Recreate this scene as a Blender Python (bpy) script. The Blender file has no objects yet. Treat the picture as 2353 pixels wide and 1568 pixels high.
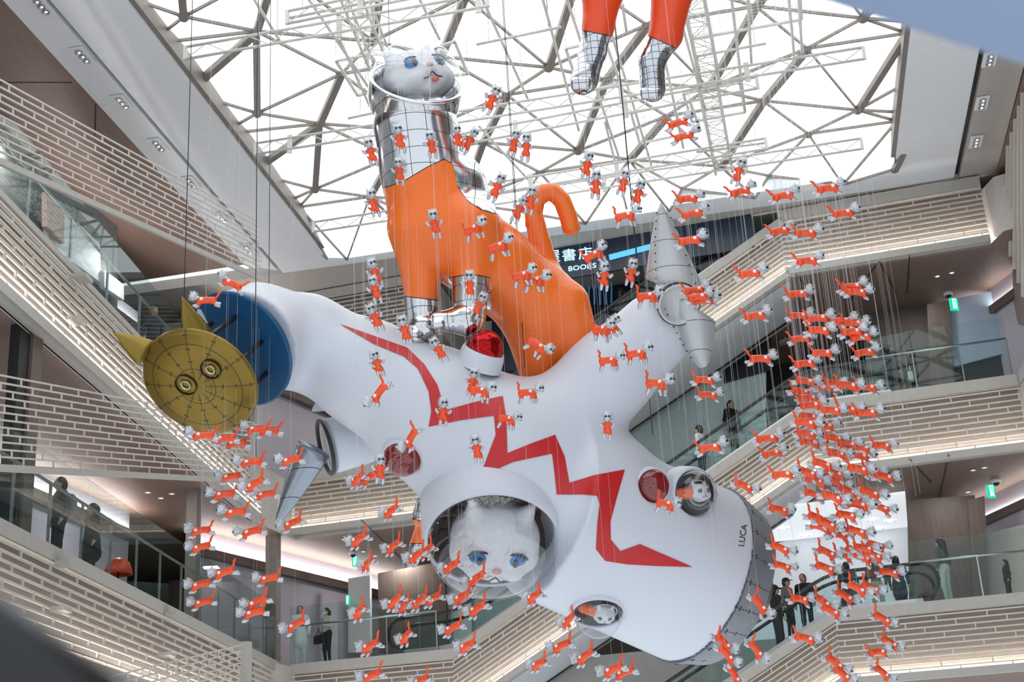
import bpy, math, random
import numpy as np
from mathutils import Matrix, Vector
from mathutils.bvhtree import BVHTree
random.seed(7)
SC = bpy.context.scene
COL = SC.collection
V = np.array

# ---------------------------------------------------------------- camera
IW, IH, FPX = 2353.0, 1568.0, 3187.0
PCX, PCY = IW / 2, IH / 2
_d = V([704., 1116., FPX]); _d /= np.linalg.norm(_d)            # horizontal depth axis of the hall
_u = V([-509., -8780., FPX]); _u -= _d * (_u @ _d); _u /= np.linalg.norm(_u)
_x = np.cross(_d, _u)
if _x[0] < 0: _x = -_x
ROT = V([_x, _d, _u])                                           # camera (x right, y down, z forward) -> world
RX, RD, RF = ROT[:, 0], ROT[:, 1], ROT[:, 2]
cam = bpy.data.cameras.new('camera'); camo = bpy.data.objects.new('camera', cam); COL.objects.link(camo)
cam.sensor_width = 36.0; cam.lens = FPX / IW * 36.0; cam.clip_start = 0.05; cam.clip_end = 300
m = Matrix.Identity(4)
for i in range(3):
    m[i][0] = RX[i]; m[i][1] = -RD[i]; m[i][2] = -RF[i]
camo.matrix_world = m
cam.dof.use_dof = True; cam.dof.focus_distance = 22.0; cam.dof.aperture_fstop = 2.8
SC.camera = camo
# ---------------------------------------------------------------- world, exposure
w = bpy.data.worlds.new('world'); SC.world = w; w.use_nodes = True
bg = w.node_tree.nodes['Background']; bg.inputs[0].default_value = (0.88, 0.94, 1.0, 1); bg.inputs[1].default_value = 1.08
SC.view_settings.view_transform = 'Standard'
try: SC.view_settings.look = 'None'
except Exception: pass
SC.view_settings.exposure = 0.12; SC.view_settings.gamma = 1.0
SC.view_settings.use_curve_mapping = False
SC.cycles.max_bounces = 6; SC.cycles.diffuse_bounces = 3; SC.cycles.glossy_bounces = 4
SC.cycles.transmission_bounces = 5; SC.cycles.transparent_max_bounces = 16
SC.cycles.sample_clamp_indirect = 6.0
SC.cycles.caustics_reflective = False; SC.cycles.caustics_refractive = False

# ---------------------------------------------------------------- geometry of the picture
def ray(px, py): return ROT @ V([px - PCX, py - PCY, FPX])
def P(px, py, d): return ray(px, py) * (d / FPX)                # point at camera depth d
def onz(px, py, z): r = ray(px, py); return r * (z / r[2])
def onpl(px, py, a, b): r = ray(px, py); return r * (a / (r[1] - b * r[0]))   # plane Y = a + b X
def onx(px, py, a, b): r = ray(px, py); return r * (a / (r[0] - b * r[1]))    # plane X = a + b Y
def BP(px, py, o=0.0): return onpl(px, py, 34.7 + o, -0.1)      # face of the balconies at the back
def LP(px, py, o=0.0): return onx(px, py, -8.71 - o, -0.134)    # face of the balconies at the left
def proj(p):
    v = ROT.T @ V(p); return V([PCX + FPX * v[0] / v[2], PCY + FPX * v[1] / v[2]])
def nz(v): v = V(v, float) if not isinstance(v, np.ndarray) else v; return v / np.linalg.norm(v)

# ---------------------------------------------------------------- materials
MATS = {}
def mat(name, col=(.8, .8, .8), rough=.5, metal=0., spec=.5, var=.0, scale=6., emit=0., ecol=None, stretch=None, bump=0.):
    if name in MATS: return MATS[name]
    m = bpy.data.materials.new(name); m.use_nodes = True; nt = m.node_tree; b = nt.nodes['Principled BSDF']
    b.inputs['Base Color'].default_value = (*col, 1); b.inputs['Roughness'].default_value = rough
    b.inputs['Metallic'].default_value = metal; b.inputs['Specular IOR Level'].default_value = spec
    if emit:
        b.inputs['Emission Color'].default_value = (*(ecol or col), 1); b.inputs['Emission Strength'].default_value = emit
    if var or bump:
        tc = nt.nodes.new('ShaderNodeTexCoord'); no = nt.nodes.new('ShaderNodeTexNoise'); no.inputs['Scale'].default_value = scale
        no.inputs['Detail'].default_value = 4
        if stretch:
            mp = nt.nodes.new('ShaderNodeMapping'); mp.inputs['Scale'].default_value = stretch
            nt.links.new(tc.outputs['Object'], mp.inputs[0]); nt.links.new(mp.outputs[0], no.inputs['Vector'])
        else: nt.links.new(tc.outputs['Object'], no.inputs['Vector'])
        if var:
            cr = nt.nodes.new('ShaderNodeValToRGB'); cr.color_ramp.elements[0].position = .3; cr.color_ramp.elements[1].position = .7
            cr.color_ramp.elements[0].color = (*[c * (1 - var) for c in col], 1); cr.color_ramp.elements[1].color = (*[min(1, c * (1 + var)) for c in col], 1)
            nt.links.new(no.outputs['Fac'], cr.inputs[0]); nt.links.new(cr.outputs[0], b.inputs['Base Color'])
        if bump:
            bp = nt.nodes.new('ShaderNodeBump'); bp.inputs['Strength'].default_value = bump; bp.inputs['Distance'].default_value = .02
            nt.links.new(no.outputs['Fac'], bp.inputs['Height']); nt.links.new(bp.outputs[0], b.inputs['Normal'])
    MATS[name] = m; return m
def glass(name, tint=(.9, .96, .95), fac=.1, rough=.02, gl=(1, 1, 1)):
    if name in MATS: return MATS[name]
    m = bpy.data.materials.new(name); m.use_nodes = True; nt = m.node_tree; nt.nodes.clear()
    o = nt.nodes.new('ShaderNodeOutputMaterial'); t = nt.nodes.new('ShaderNodeBsdfTransparent'); g = nt.nodes.new('ShaderNodeBsdfGlossy')
    t.inputs[0].default_value = (*tint, 1); g.inputs['Roughness'].default_value = rough; g.inputs[0].default_value = (*gl, 1)
    fr = nt.nodes.new('ShaderNodeFresnel'); ge = nt.nodes.new('ShaderNodeNewGeometry')
    io = nt.nodes.new('ShaderNodeMapRange'); io.inputs[3].default_value = 1.45; io.inputs[4].default_value = 1 / 1.45   # same pane seen from either face
    nt.links.new(ge.outputs['Backfacing'], io.inputs[0]); nt.links.new(io.outputs[0], fr.inputs[0])
    ad = nt.nodes.new('ShaderNodeMath'); ad.operation = 'ADD'; ad.inputs[1].default_value = fac; ad.use_clamp = True
    mx = nt.nodes.new('ShaderNodeMixShader')
    nt.links.new(fr.outputs[0], ad.inputs[0]); nt.links.new(ad.outputs[0], mx.inputs[0])
    nt.links.new(t.outputs[0], mx.inputs[1]); nt.links.new(g.outputs[0], mx.inputs[2]); nt.links.new(mx.outputs[0], o.inputs[0])
    MATS[name] = m; return m
def lined(name, col, rough, metal, kind, params, lcol=(.03, .03, .03), bump=0., bscale=3., var=0.):
    """painted panel seams printed on a skin; kind 'grid' (axis, pitch, width)... or 'polar' (ring pitch, spokes, width)"""
    m = mat(name, col, rough, metal, var=var, scale=1.2, bump=bump) if not bump else mat(name, col, rough, metal, bump=bump, scale=bscale)
    nt = m.node_tree; b = nt.nodes['Principled BSDF']
    tc = nt.nodes.new('ShaderNodeTexCoord'); sx = nt.nodes.new('ShaderNodeSeparateXYZ'); nt.links.new(tc.outputs['Object'], sx.inputs[0])
    def M(op, a, bb=None, c=None):
        n = nt.nodes.new('ShaderNodeMath'); n.operation = op
        for i, v in enumerate((a, bb, c)):
            if v is None: continue
            if isinstance(v, (int, float)): n.inputs[i].default_value = v
            else: nt.links.new(v, n.inputs[i])
        return n.outputs[0]
    def line(v, pitch, wd, off=0.):   # 1 on seam
        fr = M('FRACT', M('ADD', M('DIVIDE', v, pitch), 100.5 + off)); return M('LESS_THAN', M('ABSOLUTE', M('SUBTRACT', fr, .5)), wd / pitch / 2)
    acc = None
    if kind == 'grid':
        for ax, pitch, wd in params:
            l = line(sx.outputs[ax], pitch, wd); acc = l if acc is None else M('MAXIMUM', acc, l)
    else:
        rp, spokes, wd, rmin = params
        r = M('SQRT', M('ADD', M('MULTIPLY', sx.outputs[0], sx.outputs[0]), M('MULTIPLY', sx.outputs[1], sx.outputs[1])))
        a = M('ARCTAN2', sx.outputs[1], sx.outputs[0]); pa = 2 * math.pi / spokes
        fr = M('FRACT', M('ADD', M('DIVIDE', a, pa), 100.5)); da = M('MULTIPLY', M('ABSOLUTE', M('SUBTRACT', fr, .5)), pa)
        sp = M('MULTIPLY', M('LESS_THAN', M('MULTIPLY', da, r), wd / 2), M('GREATER_THAN', r, rmin))
        acc = M('MAXIMUM', sp, line(r, rp, wd, .25))
    mx = nt.nodes.new('ShaderNodeMix'); mx.data_type = 'RGBA'; mx.inputs[7].default_value = (*lcol, 1); mx.inputs[6].default_value = (*col, 1)
    if b.inputs['Base Color'].links: nt.links.new(b.inputs['Base Color'].links[0].from_socket, mx.inputs[6])
    nt.links.new(acc, mx.inputs[0]); nt.links.new(mx.outputs[2], b.inputs['Base Color'])
    nt.links.new(M('MULTIPLY', M('SUBTRACT', 1., acc), metal), b.inputs['Metallic'])
    return m

def two_tone(name, cloth, foil):
    """foil panelling where the mesh attribute 'border' is positive, plain glossy cloth elsewhere"""
    col, rough = cloth; m = lined(name, foil[0], foil[1], 1., 'grid', foil[2], bump=foil[3], bscale=foil[4]); nt = m.node_tree; b = nt.nodes['Principled BSDF']
    at = nt.nodes.new('ShaderNodeAttribute'); at.attribute_name = 'border'
    def M(op, a, bb):
        n = nt.nodes.new('ShaderNodeMath'); n.operation = op
        for i, v in enumerate((a, bb)):
            if isinstance(v, (int, float)): n.inputs[i].default_value = v
            else: nt.links.new(v, n.inputs[i])
        return n.outputs[0]
    fac = M('GREATER_THAN', at.outputs['Fac'], 0.); seam = M('LESS_THAN', M('ABSOLUTE', at.outputs['Fac'], 0.), 1.2)
    def mixc(f, a, bb):
        n = nt.nodes.new('ShaderNodeMix'); n.data_type = 'RGBA'; nt.links.new(f, n.inputs[0])
        for i, v in ((6, a), (7, bb)):
            if isinstance(v, tuple): n.inputs[i].default_value = (*v, 1)
            else: nt.links.new(v, n.inputs[i])
        return n.outputs[2]
    c = mixc(fac, col, b.inputs['Base Color'].links[0].from_socket); nt.links.new(mixc(seam, c, (.03, .03, .03)), b.inputs['Base Color'])
    nt.links.new(M('MULTIPLY', b.inputs['Metallic'].links[0].from_socket, fac), b.inputs['Metallic'])
    nt.links.new(M('ADD', rough, M('MULTIPLY', fac, foil[1] - rough)), b.inputs['Roughness'])
    for n in nt.nodes:
        if n.type == 'BUMP': nt.links.new(M('MULTIPLY', fac, foil[3]), n.inputs['Strength'])
    return m
def set_border(me, off, fn):
    vs = np.array([v.co for v in me.vertices]) + V(off, float); q = np.array([proj(a) for a in vs]); at = me.attributes.new('border', 'FLOAT', 'POINT'); at.data.foreach_set('value', fn(q[:, 0], q[:, 1], vs).astype(np.float32))
# ---------------------------------------------------------------- mesh helpers
class MB:
    def __init__(s): s.v = []; s.f = []; s.m = []
    def add(s, vs, fs, mi=0):
        o = len(s.v); s.v += [tuple(map(float, q)) for q in vs]; s.f += [tuple(o + i for i in f) for f in fs]; s.m += [mi] * len(fs); return s
    def hexa(s, c, mi=0):   # 8 corners: 4 of one face, 4 of the opposite
        return s.add(c, [(0, 3, 2, 1), (4, 5, 6, 7), (0, 1, 5, 4), (1, 2, 6, 5), (2, 3, 7, 6), (3, 0, 4, 7)], mi)
    def box(s, c, sx, sy, sz, ax=None, mi=0):
        A = V(ax) if ax is not None else np.eye(3); c = V(c, float)
        q = [c + A[0] * x * sx / 2 + A[1] * y * sy / 2 + A[2] * z * sz / 2 for z in (-1, 1) for x, y in ((-1, -1), (1, -1), (1, 1), (-1, 1))]
        return s.hexa(q, mi)
    def beam(s, a, b, wd, ht, up=(0, 0, 1), mi=0):
        a, b = V(a, float), V(b, float); t = nz(b - a); sd = nz(np.cross(t, V(up, float))); u = np.cross(sd, t)
        q = [p + sd * x * wd / 2 + u * y * ht / 2 for p in (a, b) for x, y in ((-1, -1), (1, -1), (1, 1), (-1, 1))]
        return s.hexa(q, mi)
    def tube(s, pts, r, n=8, mi=0, closed=False):
        pts = [V(p, float) for p in pts]; k = len(pts); rs = r if hasattr(r, '__len__') else [r] * k
        vs = []; prev = None
        for i, p in enumerate(pts):
            if closed: t = nz(pts[(i + 1) % k] - pts[i - 1])
            else: t = nz(pts[min(i + 1, k - 1)] - pts[max(i - 1, 0)])
            if prev is None:
                a = V([0, 0, 1.]) if abs(t[2]) < .9 else V([1., 0, 0]); sd = nz(np.cross(t, a))
            else: sd = nz(prev - t * (prev @ t))
            prev = sd; u = np.cross(t, sd)
            vs += [p + (sd * math.cos(2 * math.pi * j / n) + u * math.sin(2 * math.pi * j / n)) * rs[i] for j in range(n)]
        fs = []
        for i in range(k if closed else k - 1):
            a0, b0 = i * n, ((i + 1) % k) * n
            fs += [(a0 + j, a0 + (j + 1) % n, b0 + (j + 1) % n, b0 + j) for j in range(n)]
        if not closed: fs += [tuple(range(n))[::-1], tuple((k - 1) * n + j for j in range(n))]
        return s.add(vs, fs, mi)
    def lathe(s, prof, o, ax, n=32, mi=0, ref=None):  # prof: (r, h) along axis
        o = V(o, float); ax = nz(V(ax, float)); a = V([0, 0, 1.]) if abs(ax[2]) < .9 else V([1., 0, 0])
        if ref is not None: a = V(ref, float)
        e1 = nz(np.cross(a, ax)); e2 = np.cross(ax, e1); vs = []; fs = []
        for r, h in prof:
            vs += [o + ax * h + (e1 * math.cos(2 * math.pi * j / n) + e2 * math.sin(2 * math.pi * j / n)) * r for j in range(n)]
        for i in range(len(prof) - 1):
            fs += [(i * n + j, i * n + (j + 1) % n, (i + 1) * n + (j + 1) % n, (i + 1) * n + j) for j in range(n)]
        return s.add(vs, fs, mi)
    def ell(s, c, rx, ry, rz, ax=None, n=16, k=10, mi=0, a0=-math.pi / 2, a1=math.pi / 2):
        A = V(ax) if ax is not None else np.eye(3); c = V(c, float); vs = []; fs = []
        for i in range(k + 1):
            t = a0 + (a1 - a0) * i / k
            for j in range(n):
                p = 2 * math.pi * j / n
                vs.append(c + A[0] * rx * math.cos(t) * math.cos(p) + A[1] * ry * math.cos(t) * math.sin(p) + A[2] * rz * math.sin(t))
        for i in range(k): fs += [(i * n + j, i * n + (j + 1) % n, (i + 1) * n + (j + 1) % n, (i + 1) * n + j) for j in range(n)]
        return s.add(vs, fs, mi)
    def loft(s, secs, mi=0):   # list of equal-length point rings
        n = len(secs[0]); vs = [q for r in secs for q in r]; fs = []
        for i in range(len(secs) - 1): fs += [(i * n + j, i * n + (j + 1) % n, (i + 1) * n + (j + 1) % n, (i + 1) * n + j) for j in range(n)]
        fs += [tuple(range(n))[::-1], tuple((len(secs) - 1) * n + j for j in range(n))]
        return s.add(vs, fs, mi)
    def quadbox(s, q, th, mi=0):   # four corners + thickness vector
        q = [V(a, float) for a in q]; return s.hexa(q + [a + V(th, float) for a in q], mi)
    def mesh(s, name, off=None, smooth=False):
        me = bpy.data.meshes.new(name); vs = s.v
        if off is not None: vs = [(a - off[0], b - off[1], c - off[2]) for a, b, c in vs]
        me.from_pydata(vs, [], s.f); me.update()
        if any(s.m): me.polygons.foreach_set('material_index', s.m)
        if smooth: me.polygons.foreach_set('use_smooth', [True] * len(me.polygons))
        return me
def obj(name, mb, mats, parent=None, smooth=False):
    """mb in world coordinates (or a ready mesh in the parent's coordinates)"""
    off = None
    if parent is not None:
        off = V(parent.location) if parent.parent is None else V(parent.location) + V(parent.parent.location)
    if isinstance(mb, MB): me = mb.mesh(name, off, smooth)
    else: me = mb
    fresh = len(me.materials) == 0
    for mm in (mats if isinstance(mats, (list, tuple)) else [mats]):
        if fresh: me.materials.append(mm)
    o = bpy.data.objects.new(name, me); COL.objects.link(o)
    if parent is not None: o.parent = parent
    return o
def fix_normals(o):
    import bmesh
    bm = bmesh.new(); bm.from_mesh(o.data); bmesh.ops.recalc_face_normals(bm, faces=bm.faces); bm.to_mesh(o.data); bm.free()
def tag(o, label, cat, group=None):
    o['label'] = label; o['category'] = cat
    if group: o['group'] = group
    return o
def thing(name, label, cat, loc=(0, 0, 0), group=None):
    o = bpy.data.objects.new(name, None); COL.objects.link(o); o.location = [float(a) for a in loc]; o.empty_display_size = .1
    return tag(o, label, cat, group)
def struct(name, mb, mats, smooth=False):
    o = obj(name, mb, mats, None, smooth); o['kind'] = 'structure'; return o
def struct_root(name, loc):
    o = bpy.data.objects.new(name, None); COL.objects.link(o); o.location = [float(a) for a in loc]; o['kind'] = 'structure'; return o

# ---------------------------------------------------------------- smooth bodies (signed distances, surface nets)
def sdf_eval(pr, X):
    t = pr[0]
    if t == 'c':      # tapered capsule
        _, a, b, ra, rb = pr[:5]; a = V(a, float); b = V(b, float); ba = b - a; h = np.clip(((X - a) @ ba) / max(1e-9, ba @ ba), 0, 1)
        return np.linalg.norm(X - a - h[..., None] * ba, axis=-1) - (ra + (rb - ra) * h)
    if t == 'k':      # capped cone, flat ends
        _, a, b, ra, rb = pr[:5]; a = V(a, float); b = V(b, float); L = np.linalg.norm(b - a); ax = (b - a) / L
        q = X - a; hh = q @ ax; rad = np.linalg.norm(q - hh[..., None] * ax, axis=-1)
        return np.maximum(rad - (ra + (rb - ra) * np.clip(hh / L, 0, 1)), np.maximum(-hh, hh - L))
    if t == 'e':      # ellipsoid
        _, c, r, A = pr[:4]; q = (X - V(c, float)) @ (V(A, float).T if A is not None else np.eye(3)); r = V(r, float)
        k0 = np.linalg.norm(q / r, axis=-1); k1 = np.linalg.norm(q / (r * r), axis=-1) + 1e-9
        return k0 * (k0 - 1) / k1
def sdf_field(prims, X, k):
    F = None
    for pr in [a for a in prims if not a[-1].get('sub')]:
        d = sdf_eval(pr, X)
        if F is None: F = d
        else:
            kk = pr[-1].get('k', k) if isinstance(pr[-1], dict) else k
            h = np.clip(.5 + .5 * (F - d) / kk, 0, 1); F = F * (1 - h) + d * h - kk * h * (1 - h)
    for pr in prims:
        if pr[-1].get('sub'): F = np.maximum(F, -sdf_eval(pr, X))
    return F
def sdf_mesh(name, prims, vox, k, pad=None, off=(0, 0, 0), matfn=None):
    pts = []
    for pr in prims:
        if pr[0] in 'ck':
            r = max(pr[3], pr[4]); pts += [V(pr[1]) - r, V(pr[1]) + r, V(pr[2]) - r, V(pr[2]) + r]
        else: r = max(pr[2]); pts += [V(pr[1]) - r, V(pr[1]) + r]
    pad = pad or 3 * vox + k * .3
    lo = np.min(pts, 0) - pad; hi = np.max(pts, 0) + pad; n = np.ceil((hi - lo) / vox).astype(int) + 1
    g = np.stack(np.meshgrid(*[lo[i] + vox * np.arange(n[i]) for i in range(3)], indexing='ij'), -1)
    F = sdf_field(prims, g, k); S = F < 0
    acc = np.zeros(tuple(n - 1) + (3,)); cnt = np.zeros(tuple(n - 1))
    for ax in range(3):
        sl0 = [slice(None)] * 3; sl1 = [slice(None)] * 3; sl0[ax] = slice(0, -1); sl1[ax] = slice(1, None)
        f0, f1 = F[tuple(sl0)], F[tuple(sl1)]; cr = (f0 < 0) != (f1 < 0); t = np.where(cr, f0 / np.where(cr, f0 - f1, 1), 0)
        pos = g[tuple(sl0)].copy(); pos[..., ax] += t * vox
        o1, o2 = [a for a in range(3) if a != ax]
        for i in (0, 1):
            for j in (0, 1):
                s = [slice(None)] * 3
                s[o1] = slice(i, n[o1] - 1 + i); s[o2] = slice(j, n[o2] - 1 + j); s[ax] = slice(0, n[ax] - 1)
                c = cr[tuple(s)]; acc += np.where(c[..., None], pos[tuple(s)], 0); cnt += c
    act = cnt > 0; idx = -np.ones(act.shape, int); idx[act] = np.arange(act.sum())
    vs = acc[act] / cnt[act][:, None]; faces = []
    for ax in range(3):
        o1, o2 = (ax + 1) % 3, (ax + 2) % 3
        sl0 = [slice(None)] * 3; sl1 = [slice(None)] * 3; sl0[ax] = slice(0, -1); sl1[ax] = slice(1, None)
        cr = S[tuple(sl0)] != S[tuple(sl1)]; ii = np.argwhere(cr); ii = ii[(ii[:, o1] > 0) & (ii[:, o2] > 0) & (ii[:, o1] < n[o1] - 1) & (ii[:, o2] < n[o2] - 1)]
        ins = S[tuple(sl0)][tuple(ii.T)]
        e1 = np.zeros(3, int); e1[o1] = 1; e2 = np.zeros(3, int); e2[o2] = 1
        q = [idx[tuple((ii - e1 - e2).T)], idx[tuple((ii - e2).T)], idx[tuple(ii.T)], idx[tuple((ii - e1).T)]]
        A = np.stack(q, 1); A[~ins] = A[~ins][:, ::-1]; faces.append(A)
    Fc = np.concatenate(faces); Fc = Fc[(Fc >= 0).all(1)]
    me = bpy.data.meshes.new(name); me.from_pydata((vs - V(off, float)).tolist(), [], Fc.tolist()); me.update()
    me.polygons.foreach_set('use_smooth', [True] * len(me.polygons))
    fc = vs[Fc].mean(1)
    if matfn is not None: mi = matfn(fc)
    else:
        D = np.stack([sdf_eval(pr, fc) if not pr[-1].get('sub') else np.full(len(fc), 9e9) for pr in prims], 0); ids = V([(pr[-1].get('m', 0) if isinstance(pr[-1], dict) else 0) for pr in prims])
        mi = ids[np.argmin(D, 0)]
    me.polygons.foreach_set('material_index', mi.astype(np.int32).tolist())
    return me
# ================================================================ palette
def S(r, g, b): return tuple(((c / 255.) / 12.92 if c <= 10 else ((c / 255. + .055) / 1.055) ** 2.4) for c in (r, g, b))
WOOD = mat('wood veneer ceiling', S(128, 106, 95), .55, var=.12, scale=2.0, stretch=(14, 1, 1))
TAUPE = mat('taupe painted panel', S(176, 170, 163), .6, var=.03)
WHITEP = mat('white painted plaster', S(226, 229, 232), .6, var=.02)
SLAT = mat('beige aluminium slat', S(205, 197, 188), .45, var=.03)
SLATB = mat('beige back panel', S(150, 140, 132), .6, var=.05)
FASC = mat('warm grey fascia', S(178, 174, 167), .5, var=.04)
DARK = mat('near black metal', S(38, 38, 40), .4, var=.1)
STEEL = mat('dark bronze steel', S(128, 120, 114), .5, var=.08)
TRUSS = mat('off white painted steel', S(212, 212, 206), .45, var=.03)
FLOOR = mat('pale stone floor', S(190, 186, 180), .35, var=.05)
LED = mat('warm white led', (1, .95, .88), .5, emit=16., ecol=(1, .93, .85))
LEDB = mat('parapet led', (1, .95, .88), .5, emit=28., ecol=(1, .94, .86))
LEDC = mat('cove led', (1, .95, .9), .5, emit=24., ecol=(1, .94, .9))
LENS = mat('dim downlight lens', (1, .97, .93), .3, emit=2.2, ecol=(1, .97, .93))
MEMB = mat('backlit white membrane', S(245, 248, 248), .5, emit=1.55, ecol=(.96, 1.0, 1.0))
GLS = glass('clear balustrade glass', (.90, .965, .96), .0, gl=(.42, .45, .45))
STAIN = mat('brushed stainless steel', S(190, 192, 194), .28, 1.)
RUBBER = mat('black rubber handrail', S(22, 23, 25), .35)
LILAC = mat('cool white shop wall', S(196, 192, 204), .55, var=.03)
CREAM = mat('cream wall', S(214, 206, 194), .6, var=.03)
BWOOD = mat('dark wood wall', S(104, 90, 82), .5, var=.15, scale=1.5, stretch=(10, 10, 1))
NAVY = mat('dark blue shop front', S(28, 42, 62), .3, var=.3, scale=1.0)
CYANW = mat('pale green tinted panel', S(202, 222, 222), .35, var=.06)
GREYW = mat('mid grey wall', S(128, 126, 124), .6, var=.08)
SHOPL = mat('bright shop ceiling', S(235, 238, 242), .5, emit=.55, ecol=(.9, .96, 1))  # plain ceiling made to glow, shop light put into its material

# ================================================================ ceiling around the skylight
ZS = 15.6
def xl(Y): return -11.06 - .0316 * (Y - 20.94)
def flat(name, pts, th, mats, z=ZS, mi=0):
    b = MB(); q = [(x, y, z) for x, y in pts]
    b.hexa([V(p) for p in q] + [V(p) + V([0, 0, th]) for p in q], mi); return struct(name, b, mats)
flat('ceiling', [(xl(6) - 1.28, 6), (xl(6), 6), (xl(34.6), 34.6), (xl(34.6) - 1.5, 34.6)], .3, WHITEP)            # left strip
flat('ceiling', [(xl(33.75), 33.9), (3.9, 33.3), (3.9, 34.3), (xl(34.6), 34.6)], .3, WHITEP)                      # back strip
flat('ceiling', [(3.9, 6), (5.32, 6), (5.45, 34.2), (3.9, 34.3)], .3, WHITEP)                                     # right strip
flat('ceiling', [(-14, 4), (9, 4), (9, 8), (-14, 8)], .3, WHITEP)                                                 # strip over the camera
flat('ceiling', [(xl(6) - 2.12, 6), (xl(6) - 1.36, 6), (xl(34) - 1.58, 34.2), (xl(34) - 2.3, 33.6)], .3, WHITEP, ZS - .02)   # downlight strip left
flat('ceiling', [(-30, 6), (xl(6) - 2.12, 6), (xl(34) - 2.3, 33.6), (-30, 34.2)], .3, WOOD, ZS + .02)
flat('ceiling', [(-30, 34.6), (9, 34.3), (9, 50), (-30, 50)], .3, TAUPE, ZS - .01)                                # back, over the top floor
flat('ceiling', [(5.46, 6), (6.35, 6), (6.5, 34.3), (5.58, 34.3)], .3, TAUPE, ZS - .02)
flat('ceiling', [(6.5, 6), (14, 6), (14, 34.3), (6.5, 34.3)], .3, WOOD, ZS - .15)
b = MB(); b.hexa([V([xl(6) - 1.37, 6, ZS + .12]), V([xl(6) - 1.27, 6, ZS + .12]), V([xl(34) - 1.43, 34.3, ZS + .12]), V([xl(34) - 1.60, 34.3, ZS + .12])] +
                 [V([xl(6) - 1.37, 6, ZS + .2]), V([xl(6) - 1.27, 6, ZS + .2]), V([xl(34) - 1.43, 34.3, ZS + .2]), V([xl(34) - 1.60, 34.3, ZS + .2])])
struct('trim_1', b, DARK)
b = MB(); b.beam((5.38, 6, ZS + .16), (5.52, 34.25, ZS + .16), .18, .08); struct('trim_2', b, DARK)
# dark steel rim round the opening
b = MB(); b.beam((xl(8) + .04, 8, ZS + .3), (xl(33.6) + .04, 33.6, ZS + .3), .14, .5); struct('trim_3', b, STEEL)
b = MB(); b.beam((3.86, 8, ZS + .3), (3.86, 32.6, ZS + .3), .14, .5); struct('trim_4', b, STEEL)
b = MB(); b.beam((xl(34) + .0, 33.95, ZS + .35), (3.86, 33.4, ZS + .35), .1, .4); struct('trim_5', b, WHITEP)
# recessed downlights in threes
def downlight(c, axis, name='recessed_downlight', label='', group=None):
    axis = nz(V(axis, float)); sd = nz(np.cross(V([0, 0, 1.]), axis))
    t = thing(name, label, 'downlight', c, group)
    A = [axis, sd, V([0, 0, 1.])]
    obj('plate', MB().box(V(c) + V([0, 0, -.01]), .62, .3, .03, A), WHITEP, t)
    for k in (-1, 0, 1):
        o = V(c) + axis * .17 * k + V([0, 0, -.03])
        l = MB(); l.lathe([(.001, -.004), (.055, -.004)], o, (0, 0, 1), 16); l.lathe([(.055, -.03), (.075, -.03), (.075, .03), (.055, .03), (.055, -.03)], o, (0, 0, 1), 16)
        s = obj('reflector', l, STAIN, t); obj('lens', MB().ell(o + V([.015, 0, -.012]), .028, .028, .018, n=10, k=5), LENS, s)
    return t
for px, py in [(95, 12), (190, 127), (281, 235), (364, 333), (439, 419), (508, 500), (570, 572)]:
    c = onz(px, py, ZS - .04); downlight(c, (-.03, 1, 0), label='triple recessed downlight in the taupe strip left of the skylight', group='downlights left of the skylight')
for px, py in [(2274, 135), (2256, 236), (2242, 325)]:
    c = onz(px, py, ZS - .04); downlight(c, (0, 1, 0), label='triple recessed downlight in the taupe strip right of the skylight', group='downlights right of the skylight')

# ================================================================ folded membrane skylight
nodes = []
base = [(.77, 25.3, 0), (1.8, 27.3, 1), (2.95, 26.25, 2), (-2.65, 27.3, 1), (-1.5, 25.35, 0), (-.42, 24.15, 2)]
for kx in range(-3, 2):
    for ky in range(-5, 4):
        for (x, y, t) in base:
            X, Y = x + 6.73 * kx, y + 4.05 * ky
            X -= .012 * (Y - 26) if X < -6 else 0
            if 8 < Y < 33.8 and xl(Y) - .35 < X < 4.15:
                nodes.append((min(max(X, xl(Y) + .02), 3.92), Y, 16.05 if t != 2 else 15.95))
for X in np.arange(-10.9, 4, 2.25): nodes.append((X, 33.9 - .035 * (X + 11), 15.52))
for y in (33.75,): nodes.append((xl(y) + .05, y, 15.56)); nodes.append((3.88, 33.0, 15.56))
for y in np.arange(9., 33.6, 2.02): nodes.append((xl(y) - .55, y, 16.1)); nodes.append((4.5, y, 16.1))
N = V(nodes); npt = len(N)
tris = []
XY = N[:, :2]
from itertools import combinations
near = [[j for j in range(npt) if j > i and np.linalg.norm(XY[i] - XY[j]) < 4.3] for i in range(npt)]
for i in range(npt):
    for j, k in combinations(near[i], 2):
        a, b_, c = XY[i], XY[j], XY[k]
        D = 2 * (a[0] * (b_[1] - c[1]) + b_[0] * (c[1] - a[1]) + c[0] * (a[1] - b_[1]))
        if abs(D) < .4: continue
        ux = ((a @ a) * (b_[1] - c[1]) + (b_ @ b_) * (c[1] - a[1]) + (c @ c) * (a[1] - b_[1])) / D
        uy = ((a @ a) * (c[0] - b_[0]) + (b_ @ b_) * (a[0] - c[0]) + (c @ c) * (b_[0] - a[0])) / D
        r2 = (a[0] - ux) ** 2 + (a[1] - uy) ** 2
        if r2 > 9: continue
        if (((XY - V([ux, uy])) ** 2).sum(1) < r2 - 1e-6).any(): continue
        tris.append((i, j, k))
sky = struct_root('window_1', (-4, 26, 16)); sky['label'] = 'folded white membrane skylight with bronze steel ribs'
edges = {}
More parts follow.
